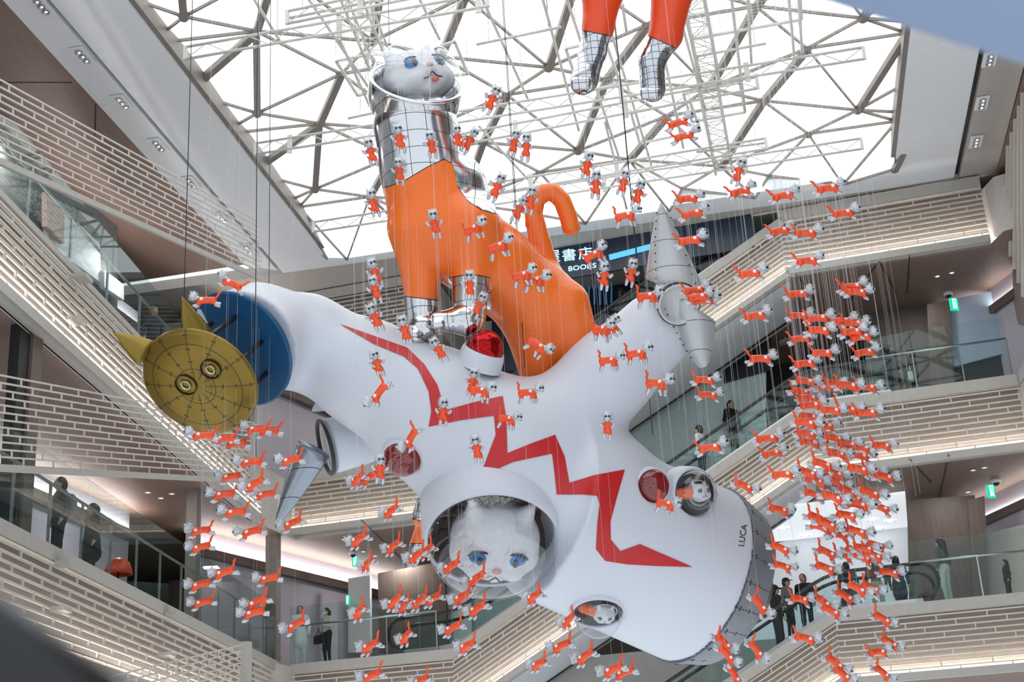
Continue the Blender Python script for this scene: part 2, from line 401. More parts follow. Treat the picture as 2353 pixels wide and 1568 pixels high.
for (i, j, k) in tris:
    p = [N[i], N[j], N[k]]; c = sum(p) / 3; q = [c + (a - c) * .985 for a in p]; c2 = c + V([0, 0, .22])
    b = MB(); b.add(q + [a + V([0, 0, .05]) for a in q] + [c2], [(0, 2, 1)] if np.cross(q[1] - q[0], q[2] - q[0])[2] > 0 else [(0, 1, 2)])
    b.add([a + V([0, 0, .05]) for a in q], [(0, 1, 2)])
    obj('membrane_panel', b, MEMB, sky)
    for e in ((i, j), (j, k), (i, k)): edges[tuple(sorted(e))] = 1
rng = random.Random(3)
for (i, j) in edges:
    a, c = N[i], N[j]
    if a[1] > 33.5 and c[1] > 33.5: continue
    d = c - a; thick = d[0] * d[1] < 0 and abs(d[1]) > 1.7; rim = a[1] > 33.3 or c[1] > 33.3
    wd, hh = (.15, .2) if thick and not rim else (.035, .07)
    obj('rib', MB().beam(a + V([0, 0, -.04]), c + V([0, 0, -.04]), wd, hh), STEEL, sky)
for i in range(npt):
    if N[i][1] < 33.4: obj('node', MB().lathe([(.0, -.13), (.08, -.13), (.13, -.05), (.0, .0)], N[i], (0, 0, 1), 6), STEEL, sky)

# ================================================================ slatted parapets
def band(name, label, TL, TR, BR, BL, rows, inw, fas=(.15, .1), panel=True, led=True, mats=None, brick=1.15, top=True, group=None, div=.03, bt=.030, bd=.045):
    """slatted parapet between four corners; inw = horizontal vector pointing into the building"""
    TL, TR, BR, BL = [V(a, float) for a in (TL, TR, BR, BL)]; inw = nz(V(inw, float))
    root = thing(name, label, 'parapet', BL, group)
    def pt(s, t): return (TL + (TR - TL) * s) * (1 - t) + (BL + (BR - BL) * s) * t
    def bar(t0, t1, d0, d1, s0=0., s1=1.):
        c = [pt(s0, t0), pt(s1, t0), pt(s1, t1), pt(s0, t1)]; return [a + inw * d0 for a in c] + [a + inw * d1 for a in c]
    if top: obj('top_fascia', MB().hexa(bar(0, fas[0], -.02, .12)), FASC, root)
    obj('bottom_fascia', MB().hexa(bar(1 - fas[1], 1, -.02, .05)), FASC, root)
    if panel: obj('bottom_plate', MB().hexa(bar(.985, 1, .05, .3)), FASC, root)
    t0 = fas[0] if top else 0.; t1 = 1 - fas[1]; L = np.linalg.norm(TR - TL); H = np.linalg.norm(TL - BL)
    sh = bt / H
    for r in range(rows):
        t = t0 + (t1 - t0) * (r + (0 if not top else .5)) / rows
        obj('slat', MB().hexa(bar(t - sh / 2, t + sh / 2, 0, bd)), SLAT, root)
    b = MB(); nb = max(1, int(L / brick))
    for r in range(rows):
        ta = t0 + (t1 - t0) * (r + (0 if not top else .5)) / rows; tb = t0 + (t1 - t0) * (r + (1 if not top else 1.5)) / rows
        tb = min(tb, t1); 
        for k in range(nb + 1):
            s = (k + (r * .37) % 1) * brick / L
            if s < .995: b.hexa(bar(ta, tb, .005, bd - .005, s, s + div / L))
    d = obj('dividers', b, SLAT, root); d['kind'] = 'stuff'
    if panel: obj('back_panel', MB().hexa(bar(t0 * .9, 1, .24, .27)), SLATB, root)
    if led: obj('led_strip', MB().hexa(bar(t1 + .02, t1 + .035, .10, .16)), LEDB, root)
    return root
def bpX(X, z, o=0.): return V([X, 34.7 + o - .1 * X, z])
def lpY(Y, z, o=0.): return V([-8.71 - o - .134 * Y, Y, z])
INB = V([.1, 1., 0]); INL = V([-1., -.134, 0])
def hband(nm, lab, X0, X1, zt, zb, rows, **k): return band(nm, lab, bpX(X0, zt), bpX(X1, zt), bpX(X1, zb), bpX(X0, zb), rows, INB, **k)
hband('slatted_parapet', 'slatted beige parapet under the right landing with the escalator crowd', 1.0, 6.05, 4.87, 3.1, 10)
hband('slatted_parapet', 'slatted beige parapet under the right landing with the steel handrail', 1.0, 6.05, 10.12, 8.22, 10)
hband('slatted_parapet', 'slatted beige parapet right under the skylight soffit', .9, 6.05, 15.5, 13.68, 10)
hband('slatted_parapet', 'slatted beige parapet below the dark lift lobby and the looped handrail', -13.6, -8.75, 4.86, 3.1, 10)
hband('slatted_parapet', 'slatted beige parapet behind the silver cone of the rocket', -13.4, -8.75, 10.12, 8.4, 10)
hband('slatted_parapet', 'slatted dark parapet beside the giant cat leg under the soffit', -13.4, -8.75, 15.55, 13.66, 11, led=False)
def incl(lab, z0, z1):
    return band('slatted_escalator_side', lab, bpX(-8.75, z0), bpX(1.0, z1), bpX(1.0, z1 - 1.72), bpX(-8.75, z0 - 1.72), 10, INB)
incl('sloping slatted side of the escalator rising to the crowded landing', -.35, 4.87)
incl('sloping slatted side of the escalator below the glass cockpit dome', 4.86, 10.12)
incl('sloping slatted side of the escalator beside the grey riveted shell', 10.12, 15.35)
def lband(lab, Y0, Y1, zt, zb, rows, **k):
    r = band('slatted_parapet', lab, lpY(Y0, zt), lpY(Y1, zt), lpY(Y1, zb), lpY(Y0, zb), rows, INL, **k); return r
p2 = lband('slatted beige parapet below the two dark dressed shoppers', 12, 36, 4.87, 3.1, 10, fas=(.13, .1))
p3 = lband('slatted beige parapet behind the golden dish with glass panels above', 12, 33.5, 9.78, 8.22, 9, fas=(.07, .12))
for (px, py, par, rt) in [(190, 640, p3, 0), (176, 737, p3, 0), (152, 1296, p2, 0), (140, 1402, p2, 0), (398, 1412, p2, 0), (385, 1505, p2, 0)]:
    c = LP(px, py, -.16); obj('spotlight_tray', MB().box(c, .24, .34, .07, [nz(INL), nz(V([-.134, 1, 0])), V([0, 0, 1.])]), FASC, par)
# open screens of the ramps in front of the left balconies
def px4(lab, a, b_, c, d, rows):
    ext = 1.35
    TL, BL, TR, BR = P(*a), P(*b_), P(*c), P(*d)
    TL = TR + (TL - TR) * ext; BL = BR + (BL - BR) * ext
    r = band('open_slat_screen', lab, TL, TR, BR, BL, rows, INL, fas=(.1, .075), panel=False, led=False, top=False, brick=.95, bt=.022, bd=.03, div=.022); return r
s1 = px4('open slat screen in front of the wood ceiling next to the golden dish', (0, 862, 18.4), (0, 1084, 18.4), (585, 972, 30.), (588, 1112, 30.), 12)
s2 = px4('open slat screen beneath the row of triple downlights', (0, 182, 20.9), (0, 378, 20.9), (600, 511, 30.7), (602, 646, 30.7), 11)
s3 = px4('open slat screen crossing before the lowest left parapet', (230, 1562, 17.5), (230, 1800, 17.5), (560, 1482, 25.), (560, 1640, 25.), 11)
c = P(566, 1476, 25.1); obj('corner_post', MB().beam(c, c - V([0, 0, 1.4]), .16, .16, (0, 1, 0)), FASC, s3)
c = P(581, 975, 29.9); obj('corner_post', MB().beam(c, c - V([0, 0, 1.2]), .09, .09, (0, 1, 0)), FASC, s1)

# ================================================================ floor slabs with wooden soffits, escalator undersides
def slab(name, pts, z0, z1):
    b = MB(); q0 = [V([x, y, z0]) for x, y in pts]; q1 = [V([x, y, z1]) for x, y in pts]; n = len(pts)
    b.add(q0, [tuple(range(n))[::-1]], 1); b.add(q1, [tuple(range(n))], 0)
    b.add(q0 + q1, [(i, (i + 1) % n, n + (i + 1) % n, n + i) for i in range(n)], 0)
    o = struct(name, b, [FLOOR, WOOD]); return o
def bxy(X, o): return (X, 34.7 + o - .1 * X)
for nm, zb, zt in (('floor_2', 3.12, 4.8), ('floor_3', 8.3, 9.9), ('floor_4', 13.7, 15.2)):
    slab(nm, [bxy(1.0, .3), bxy(6.05, .3), (6.3, 33.6), (14, 30), (14, 50), (1.0, 50)], zb, zt)
    slab(nm, [bxy(-8.75, 3.7), bxy(1.0, 3.7), (1.0, 50), (-8.75, 50)], zb, zt)
    l0 = lpY(10, 0, .3)
    if nm == 'floor_4': slab(nm, [bxy(-13.3, .3), bxy(-8.75, .3), (-8.75, 50), (-30, 50), (-30, 36.1), (-13.3, 36.1)], zb, zt); continue
    slab(nm, [bxy(-13.3, .3), bxy(-8.75, .3), (-8.75, 50), (-30, 50), (-30, 10), (l0[0], 10), (lpY(33.5, 0, .3)[0], 33.5)], zb, zt)
for z0, z1 in ((-.35, 4.87), (4.86, 10.12), (10.12, 15.35)):
    b = MB(); q = [bpX(-8.75, z0 - 1.70, .32), bpX(1.0, z1 - 1.70, .32), bpX(1.0, z1 - 1.70, 3.55), bpX(-8.75, z0 - 1.70, 3.55)]
    b.hexa(q + [a + V([0, 0, .12]) for a in q]); struct('trim_6', b, WHITEP)
    b = MB(); q = [bpX(-8.75, z0 - 1.72, 3.55), bpX(1.0, z1 - 1.72, 3.55), bpX(1.0, z1, 3.55), bpX(-8.75, z0, 3.55)]
    b.hexa(q + [a + V([.01, .1, 0]) for a in q]); struct('trim_7', b, FASC)
    b = MB(); q = [bpX(-8.75, z0 - 1.74, 3.3), bpX(1.0, z1 - 1.74, 3.3), bpX(1.0, z1 - 1.74, 3.42), bpX(-8.75, z0 - 1.74, 3.42)]
    b.hexa(q + [a + V([0, 0, .03]) for a in q]); struct('trim_8', b, DARK)

# ================================================================ rooms behind the balconies
def panel(px, off, m, name='wall_back', th=.12):
    q = [BP(x, y, off) for x, y in px]; b = MB(); b.hexa(q + [a + V([.01, th, 0]) for a in q]); o = struct(name, b, m); fix_normals(o); return o
struct('wall_back', MB().box((-8, 48, 7), 50, .2, 20), GREYW)
struct('wall_left', MB().box((-26, 28, 7), .2, 44, 20), GREYW)
struct('wall_right', MB().box((13.5, 28, 7), .2, 44, 20), GREYW)
def wallxy(a, b_, z0, z1, m, name='wall_back', th=.12, led=True):
    d = nz(V([b_[0] - a[0], b_[1] - a[1], 0.])); n = V([-d[1], d[0], 0])
    q = [V([a[0], a[1], z0]), V([b_[0], b_[1], z0]), V([b_[0], b_[1], z1]), V([a[0], a[1], z1])]
    b = MB(); b.hexa(q + [p + n * th for p in q]); o = struct(name, b, m); fix_normals(o)
    return o
def cove(a, b_, z, side):
    """recessed light cove along the top of a shop wall: glowing strip and dark edge"""
    d = nz(V([b_[0] - a[0], b_[1] - a[1], 0.])); n = V([-d[1], d[0], 0]) * side
    A, B = V([a[0], a[1], z]), V([b_[0], b_[1], z])
    struct('trim_9', MB().beam(A + n * .10 - V([0, 0, .55]), B + n * .10 - V([0, 0, .55]), .16, .05), LEDC)
    struct('trim_15', MB().beam(A + n * .12 - V([0, 0, .715]), B + n * .12 - V([0, 0, .715]), .24, .02), BWOOD)
    struct('trim_10', MB().beam(A + n * .22 - V([0, 0, .62]), B + n * .22 - V([0, 0, .62]), .06, .22), BWOOD)
for z0, zc in ((4.8, 8.3), (9.9, 13.7)):
    wallxy((-15.2, 33.8), (-12.3, 44.6), z0, zc, LILAC); cove((-15.2, 33.8), (-12.3, 44.6), zc, -1)
    wallxy((-15.9, 12), (-15.9, 31.5), z0, zc, LILAC, 'wall_left'); cove((-15.9, 25.), (-15.9, 31.5), zc, -1)
    wallxy((8.3, 33.4), (5.2, 41.0), z0, zc, LILAC, 'wall_right'); cove((8.3, 33.4), (5.2, 41.0), zc, 1)
# second floor, left of the escalators
panel([(868, 1318), (1020, 1290), (1030, 1500), (872, 1500)], 4.0, BWOOD)
panel([(1020, 1300), (1300, 1240), (1300, 1420), (1020, 1480)], 4.3, CYANW)
panel([(800, 1330), (850, 1322), (852, 1500), (800, 1500)], 3.4, WHITEP)
panel([(1040, 1330), (1080, 1322), (1085, 1480), (1042, 1485)], 4.1, WHITEP)
for px, d, wd in ((628, 38, .32), (447, 33, .26)):
    a = P(px, 1240 if px > 600 else 1105, d); a[2] = 8.3; struct('wall_column', MB().beam(V([a[0], a[1], 4.8]), a, wd, wd, (0, 1, 0)), STEEL)
for px, d in ((20, 21.5), (52, 21.8)):
    a = P(px, 1150, d); struct('wall_column', MB().beam(V([a[0], a[1], 4.8]), V([a[0], a[1], 8.3]), .18, .3, (0, 1, 0)), BWOOD if px == 52 else DARK)
# second floor, right: bright shop, dark wood, cream wall
panel([(1600, 1300), (2090, 1165), (2095, 1420), (1600, 1560)], 7.2, mat('white shop wall', S(214, 220, 228), .5, emit=.22, ecol=(.85, .93, 1)))  # back wall has a faint glow of its own, standing in for shop light
panel([(2084, 1150), (2240, 1138), (2250, 1400), (2090, 1420)], 3.6, BWOOD)
panel([(2225, 1150), (2262, 1140), (2275, 1400), (2238, 1410)], 3.3, BWOOD)
panel([(2258, 1230), (2353, 1205), (2353, 1400), (2262, 1400)], 3.9, CREAM)
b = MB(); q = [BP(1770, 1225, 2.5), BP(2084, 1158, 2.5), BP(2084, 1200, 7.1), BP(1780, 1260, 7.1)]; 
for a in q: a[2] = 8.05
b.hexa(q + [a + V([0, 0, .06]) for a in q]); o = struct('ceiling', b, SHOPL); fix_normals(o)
# third floor
panel([(1760, 660), (1985, 640), (1990, 760), (1770, 790)], 7., NAVY)
panel([(1700, 760), (2000, 700), (2005, 960), (1700, 980)], 7.5, DARK)
panel([(1985, 640), (2140, 620), (2150, 900), (1990, 920)], 4.2, mat('brown lobby wall', S(92, 82, 76), .5, var=.08))
panel([(2130, 700), (2182, 690), (2192, 900), (2140, 910)], 3.4, BWOOD)
panel([(2176, 690), (2353, 655), (2353, 800), (2192, 843)], 3.6, mat('pale blue shop panel', S(176, 194, 214), .5))
panel([(2192, 842), (2353, 800), (2353, 930), (2200, 930)], 3.7, DARK)
panel([(1430, 860), (1760, 740), (1760, 1060), (1430, 1160)], 4.2, CYANW)
panel([(1660, 790), (1770, 742), (1772, 850), (1664, 880)], 4.1, DARK)
hb = band('slatted_screen', 'slatted beige screen at the back behind the flock of leaping cats', BP(1800, 716, 5), BP(1904, 700, 5), BP(1904, 752, 5), BP(1790, 790, 5), 4, INB, led=False)
# fourth floor: dark book shop behind the cat tail
panel([(1130, 600), (1780, 520), (1780, 760), (1130, 860)], 3.45, NAVY)
struct('trim_14', MB().hexa([bpX(-6.6, 14.62, .02), bpX(.2, 14.62, .02), bpX(.2, 15.57, .02), bpX(-6.6, 15.57, .02)] + [bpX(-6.6, 14.62, .1), bpX(.2, 14.62, .1), bpX(.2, 15.57, .1), bpX(-6.6, 15.57, .1)]), NAVY)
BLUEL = mat('cyan light bar', S(90, 170, 210), .5, emit=.9, ecol=S(80, 175, 225))
LOUV = mat('steel blue louvre', S(70, 110, 145), .4, emit=.25, ecol=S(80, 150, 200))
for i in range(10):
    x = 1288 + i * 13; a, c = BP(x, 640, 3.2), BP(x, 700, 3.2); struct('trim_11', MB().beam(a, c, .05, .03, (0, 1, 0)), LOUV)
a, c = BP(1400, 592, -.02), BP(1500, 566, -.02); struct('trim_12', MB().beam(a, c, .03, .16, (0, 0, 1)), BLUEL)
# the third floor, left
panel_l = lambda px, off, m: (lambda q: fix_normals(struct('wall_left', MB().hexa(q + [a + V([-.12, 0, 0]) for a in q]), m)))([LP(x, y, off) for x, y in px])
panel_l([(0, 300), (270, 520), (270, 720), (0, 560)], 2.6, GREYW)
panel_l([(110, 450), (230, 560), (232, 650), (112, 560)], 2.4, WHITEP)
panel_l([(108, 440), (148, 480), (148, 560), (108, 520)], 2.2, mat('salmon display panel', S(196, 160, 146), .5))
panel_l([(240, 620), (285, 655), (285, 690), (240, 660)], 2.3, WHITEP)

# added fill lights under the slabs, brightening the rooms behind the balconies
def room_fill(x, y, z, w, size=1.6):
    l = bpy.data.lights.new('room_fill_light', 'AREA'); l.energy = w; l.size = size; l.color = (1, .96, .93); o = bpy.data.objects.new('room_fill_light', l); COL.objects.link(o); o.location = (x, y, z)
for z in (8.2, 13.6):
    for x, y in ((-11.2, 39.5), (-13.9, 22.), (-14.3, 28.), (4.2, 36.6), (-4., 40.2)): room_fill(x, y, z + .07, 26 if x > 0 else 50, .4)
# ================================================================ rigging under the skylight
ZR = 14.75
def ladder(label, a, b, ht=.27, n=None, plates=(), r=.03):
    """flat ladder truss: two chords, zigzag web, end bars, hanger plates"""
    a, b = V(a), V(b); t = thing('lighting_truss', label, 'truss', a, 'rigging trusses below the skylight'); u = V([0, 0, ht / 2]); L = np.linalg.norm(b - a)
    obj('top_chord', MB().tube([a + u, b + u], r), TRUSS, t, True); obj('bottom_chord', MB().tube([a - u, b - u], r), TRUSS, t, True)
    n = n or int(L / .42); 
    w = MB()
    for k in range(n):
        p, q = a + (b - a) * k / n, a + (b - a) * (k + 1) / n; s = u if k % 2 else -u; w.tube([p + s, q - s], r * .42, 5)
    obj('web_bars', w, TRUSS, t)
    for e in (a, b): obj('end_bar', MB().beam(e - u * 1.1, e + u * 1.1, .07, .06, (0, 1, 0)), TRUSS, t)
    for s in plates:
        p = a + (b - a) * s; obj('hanger_plate', MB().beam(p - u * 1.8, p + u * 1.6, .11, .03, (0, 1, 0)), TRUSS, t)
    return t
def rig(label, p0, p1, z=ZR, **k):
    a = onz(*p0, z); b = onz(*p1, z); ladder(label, a, b, **k)
rig('long flat ladder truss behind the cat helmet and the hanging legs', (426, 122), (1120, 0), plates=(.52, .97))
rig('long flat ladder truss level with the hanging silver boots', (588, 342), (1985, 122), plates=(.06, .34, .62, .82))
rig('long flat ladder truss crossing just above the curled orange tail', (720, 522), (1980, 330), plates=(.3, .55, .8))
rig('short flat ladder truss at the top edge left of the legs', (660, 40), (1000, -30), plates=(.5,))
rig('flat ladder truss running between the helmet and the tail', (1010, 330), (1740, 190), plates=(.25, .6))
rig('flat ladder truss along the back rim of the skylight', (1090, 440), (1760, 330), plates=(.2, .5))
# tubes running towards the back wall
def tubeY(p0, p1, z=ZR + .25, r=.03, wd=None, label=None):
    a, b = onz(*p0, z), onz(*p1, z)
    t = thing('rigging_tube', label or 'plain white rigging tube running towards the back wall', 'tube', a, 'spreader tubes below the skylight' if label else 'plain rigging tubes below the skylight')
    obj('tube', MB().tube([a, b], r), TRUSS, t, True)
    for s in (.15, .85):
        q = a + (b - a) * s; obj('hanger', MB().tube([q, V([q[0], q[1], 15.98])], .006, 5), STEEL, t)
for a, b in [((560, -40), (650, 105)), ((690, -30), (870, 235)), ((955, -20), (1010, 90)), ((1105, -10), (1215, 232)), ((1245, -10), (1330, 300)), ((1300, -10), (1425, 370)), ((1400, 60), (1500, 390)), ((1520, 100), (1570, 340)), ((1430, 10), (1440, 75)),
             ((1680, -10), (1712, 255)), ((1718, -10), (1727, 150)), ((1812, -10), (1825, 130)), ((1835, -10), (1843, 120)), ((1560, 30), (1620, 250)), ((1100, 290), (1225, 425)), ((780, 90), (850, 245)), ((1390, 280), (1440, 480))]:
    tubeY(a, b)
for a, b in [((662, 42), (890, -4)), ((1095, 102), (1290, 62)), ((800, 272), (990, 232)), ((1600, 130), (1760, 100)), ((1600, 350), (1762, 328))]:
    tubeY(a, b, ZR + .1, label='short horizontal white spreader tube hung on chains')
# square lattice towers lying along the depth of the hall
def tower(label, p0, p1, z=ZR + .3, s=.2):
    a, b = onz(*p0, z), onz(*p1, z); t = thing('box_truss', label, 'truss', a); L = np.linalg.norm(b - a); d = (b - a) / L; sd = nz(np.cross(d, V([0, 0, 1.]))); up = V([0, 0, 1.])
    cs = [sd * x * s + up * y * s for x, y in ((-1, -1), (1, -1), (1, 1), (-1, 1))]
    for c in cs: obj('chord', MB().tube([a + c, b + c], .028, 6), TRUSS, t, True)
    w = MB(); n = int(L / .42)
    for k in range(n):
        p, q = a + (b - a) * k / n, a + (b - a) * (k + 1) / n
        for i in range(4):
            c0, c1 = cs[i], cs[(i + 1) % 4]; w.tube([p + (c0 if k % 2 else c1), q + (c1 if k % 2 else c0)], .012, 5); w.tube([p + c0, p + c1], .012, 5)
    obj('web_bars', w, TRUSS, t)
    for c in cs[:2]: obj('leveling_foot', MB().tube([b + c, b + c + V([0, 0, .45])], .035, 6), STEEL, t)
tower('square lattice truss beside the hanging silver boots', (1590, -20), (1630, 178))
tower('square lattice truss ending in a blue clamp at the back rim', (1622, 170), (1662, 382))
tower('square lattice truss passing behind the cat helmet', (800, -40), (880, 160))
# rectangular mesh frames
PERF = mat('fine perforated mesh', S(196, 198, 196), .5)
def frame(label, q, z=ZR + .4):
    c = [onz(*p, z) for p in q]; t = thing('mesh_frame', label, 'frame', c[0], 'mesh frames hung in the rigging')
    for i in range(4): obj('edge_bar', MB().beam(c[i], c[(i + 1) % 4], .06, .04), TRUSS, t)
    for p in c: obj('hanger', MB().tube([p, V([p[0], p[1], 15.98])], .006, 5), STEEL, t)
    w = MB()
    for k in range(1, 14):
        s = k / 14; w.beam(c[0] + (c[1] - c[0]) * s, c[3] + (c[2] - c[3]) * s, .006, .006); w.beam(c[0] + (c[3] - c[0]) * s, c[1] + (c[2] - c[1]) * s, .006, .006)
    o = obj('wire_mesh', w, PERF, t); o['kind'] = 'stuff'
for q in [[(772, 140), (850, 125), (905, 200), (822, 220)], [(1000, 110), (1045, 95), (1075, 170), (1020, 178)], [(1300, 112), (1390, 92), (1425, 190), (1335, 215)], [(1450, 260), (1585, 232), (1610, 300), (1470, 330)], [(1560, 0), (1835, -60), (1842, 45), (1590, 90)], [(1570, 215), (1700, 190), (1712, 258), (1590, 280)]]:
    frame('thin rectangular wire mesh frame hung among the skylight trusses', q)
# ================================================================ white branching rocket
DS = 22.5
def px2m(r, d=DS): return r * d / FPX
def cam_dir(x, y, z): return nz(RX * x + RD * y + RF * z)
SHIPW = mat('satin white inflatable skin', S(204, 210, 220), .42, var=.012, scale=.8)
RED = mat('signal red paint', S(190, 32, 36), .4, var=.03)
GOLD = lined('gold lacquered panels', S(132, 110, 42), .34, .6, 'polar', (.40, 12, .014, .14), lcol=(.03, .025, .01), var=.12)
GOLDP = mat('gold lacquer', S(132, 110, 42), .34, .6, var=.12, scale=1.5)
BLUE = mat('deep blue disc', S(0, 72, 118), .5, var=.05)
GREYR = lined('grey riveted shell', S(190, 196, 198), .38, .35, 'grid', [(2, .42, .012)], lcol=(.12, .12, .12), var=.08)
SILV = lined('silver panelled foil', S(214, 216, 220), .16, 1., 'grid', [(2, .26, .010), (0, .30, .010)], bump=.12, bscale=5.)
SILC = lined('silver grid cone', S(150, 160, 172), .3, .8, 'grid', [(2, .42, .012)], var=.06)
CHAR = lined('charcoal skirt panels', S(128, 132, 138), .5, .2, 'grid', [(2, 50, .01)], var=.18)
BOLT = mat('dark rivet', S(40, 40, 42), .4, .5)
BOWL = mat('dark cockpit lining', S(26, 18, 22), .55)
REDG = glass('red tinted glass', S(235, 60, 66), .05)
RCHR = mat('mirror red dome', S(170, 20, 28), .12, .85)
CLRG = glass('clear acrylic dome', (.93, .95, .97), .05)
A = lambda x, y, d: P(x, y, d)
def cap(x0, y0, d0, r0, x1, y1, d1, r1, t='c', **k): return (t, A(x0, y0, d0), A(x1, y1, d1), px2m(r0, d0), px2m(r1, d1), k)
axis = cam_dir(.84, .40, .37)                         # trunk axis towards the engine
BC = A(1596, 1318, 23.3); RB = px2m(208, 23.3)
prims = [
    ('k', BC - axis * 3.0, BC, px2m(200, 22.6), RB, {}),
    cap(1150, 1060, 22.4, 190, 1320, 1150, 22.6, 196),
    cap(1000, 955, 22.3, 150, 1150, 1060, 22.4, 188),
    cap(850, 862, 22.4, 118, 1000, 955, 22.3, 152),
    cap(700, 785, 22.5, 102, 850, 862, 22.4, 118),
    cap(612, 778, 22.3, 108, 700, 785, 22.5, 102),
    ('k', A(600, 762, 22.35), A(556, 798, 21.55), px2m(114), px2m(128), {}),
    cap(1230, 1040, 22.4, 135, 1400, 862, 22.6, 95),
    cap(1400, 862, 22.6, 95, 1505, 762, 22.7, 88),
]
shiploc = A(1250, 1100, 22.5)
ship = thing('branching_rocket', 'white branching rocket with a red zigzag stripe and riveted end caps hung in the hall', 'rocket', shiploc)
hull_me = sdf_mesh('hull_draft', prims, .08, .3, off=shiploc)
HV = [tuple(V(v.co) + shiploc) for v in hull_me.vertices]; HB = BVHTree.FromPolygons([Vector(v) for v in HV], [tuple(p.vertices) for p in hull_me.polygons])
def hit(px, py, off=.006):
    r = nz(ray(px, py)); loc, n, i, d = HB.ray_cast(Vector((0, 0, 0)), Vector(r), 60)
    if loc is None: return P(px, py, DS - 1)
    return V(loc) + V(n) * off
def drape(name, pairs, m, parent, sub=8, cross=8, off=.012):
    b = MB(); rows = []
    for i in range(len(pairs) - 1):
        (u0, l0), (u1, l1) = pairs[i], pairs[i + 1]
        for s in range(sub if i < len(pairs) - 2 else sub + 1):
            t = s / sub; u = V(u0) * (1 - t) + V(u1) * t; l = V(l0) * (1 - t) + V(l1) * t
            rows.append([hit(*(u * (1 - c / cross) + l * c / cross), off) for c in range(cross + 1)])
    n = cross + 1; vs = [p for r in rows for p in r]
    b.add(vs, [(i * n + j, i * n + j + 1, (i + 1) * n + j + 1, (i + 1) * n + j) for i in range(len(rows) - 1) for j in range(cross)])
    return obj(name, b, m, parent, True)
cn = cam_dir(.04, .62, -.78); cc = A(1131, 1246, 21.3); cr = px2m(150, 21.3)
PORTS = [(hit(925, 1054, .02), cam_dir(-.15, .45, -.85), px2m(43, 21.5), .22, 'r'), (hit(1498, 1120, .04), cam_dir(.25, -.1, -.9), px2m(38, 21.5), .16, 'r'), (A(1112, 806, 21.9), cam_dir(.30, -.85, -.2), px2m(44, 22), .34, 's'),
         (hit(1588, 1142, .10), cam_dir(.42, -.12, -.85), px2m(54, 21.6), .36, 'c'), (A(1374, 1410, 21.65), cam_dir(.0, .72, -.68), px2m(57, 21.6), .40, 'c')]
prims += [('k', cc - cn * .86, cc + cn * 1.2, cr * .97, cr * .97, {'sub': True})] + [('k', V(c_) - n_ * r_ * .62, V(c_) + n_ * .4, r_ * 1.02, r_ * 1.02, {'sub': True}) for c_, n_, r_, h_, g_ in PORTS]
bpy.data.meshes.remove(hull_me); hull_me = sdf_mesh('hull', prims, .045, .3, off=shiploc); hull = obj('hull', hull_me, SHIPW, ship)
HV = [tuple(V(v.co) + shiploc) for v in hull_me.vertices]; HB = BVHTree.FromPolygons([Vector(v) for v in HV], [tuple(p.vertices) for p in hull_me.polygons])
Z = [((782, 746), (782, 746.5)), ((865, 775), (860, 792)), ((935, 800), (928, 820)), ((975, 838), (960, 848)), ((1005, 885), (985, 900)), ((1020, 935), (991, 945)), ((1028, 942), (985, 981)), ((1090, 925), (1060, 966)), ((1155, 911), (1135, 956)),
     ((1163, 960), (1139, 1000)), ((1166, 1042), (1103, 1095)), ((1220, 1020), (1180, 1062)), ((1275, 1000), (1268, 1043)), ((1297, 1050), (1274, 1090)), ((1308, 1110), (1279, 1137)), ((1370, 1092), (1340, 1137)), ((1435, 1080), (1372, 1140)),
     ((1415, 1150), (1377, 1160)), ((1402, 1200), (1372, 1205)), ((1403, 1240), (1369, 1262)), ((1425, 1267), (1390, 1289)), ((1470, 1251), (1440, 1297)), ((1530, 1277), (1510, 1301)), ((1590, 1303), (1590, 1303.5))]
drape('zigzag_stripe', Z, RED, ship)
# lettering printed beside the skirt
def textmesh(s, size):
    cu = bpy.data.curves.new('t', 'FONT'); cu.body = s; cu.size = size; cu.resolution_u = 3; ob = bpy.data.objects.new('t', cu); COL.objects.link(ob)
    dg = bpy.context.evaluated_depsgraph_get(); me = bpy.data.meshes.new_from_object(ob.evaluated_get(dg)); COL.objects.unlink(ob); bpy.data.objects.remove(ob); return me
def drape_text(name, s, size, px, py, ang, m, parent):
    me = textmesh(s, size); c, sn = math.cos(ang), math.sin(ang); b = MB()
    vs = []
    for v in me.vertices:
        x, y = v.co.x, -v.co.y; vs.append(hit(px + c * x - sn * y, py + sn * x + c * y, .01))
    b.add(vs, [tuple(p.vertices) for p in me.polygons]); return obj(name, b, m, parent)
drape_text('lettering', 'LUCA', 20, 1709, 1258, math.radians(-82), BOLT, ship)
# engine skirt: separate curved panels, rivets and nozzles
e1 = nz(np.cross(V([0, 0, 1.]), axis)); e2 = np.cross(axis, e1); NP = 22
for k in range(NP):
    b = MB(); vs = []
    for i in range(5):
        a = 2 * math.pi * (k + .012 + i / 4 * .976) / NP; dr = e1 * math.cos(a) + e2 * math.sin(a)
        vs += [BC + dr * (RB + .03), BC + axis * .56 + dr * (RB - .12), BC + axis * .56 + dr * (RB - .19), BC + dr * (RB - .05)]
    b.add(vs, [(i * 4 + j, i * 4 + (j + 1) % 4, i * 4 + 4 + (j + 1) % 4, i * 4 + 4 + j) for i in range(4) for j in range(4)] + [(0, 1, 2, 3), (19, 18, 17, 16)])
    o = obj('skirt_panel', b, CHAR, ship); fix_normals(o)
    if k == 0: pass
    rv = MB()
    for h in (.06, .28, .5):
        for da in (.06, .94):
            a = 2 * math.pi * (k + da) / NP; dr = e1 * math.cos(a) + e2 * math.sin(a); rv.ell(BC + axis * h + dr * (RB + .032 - h * .3), .016, .016, .016, n=6, k=4)
    obj('rivets', rv, BOLT, o)['kind'] = 'stuff'
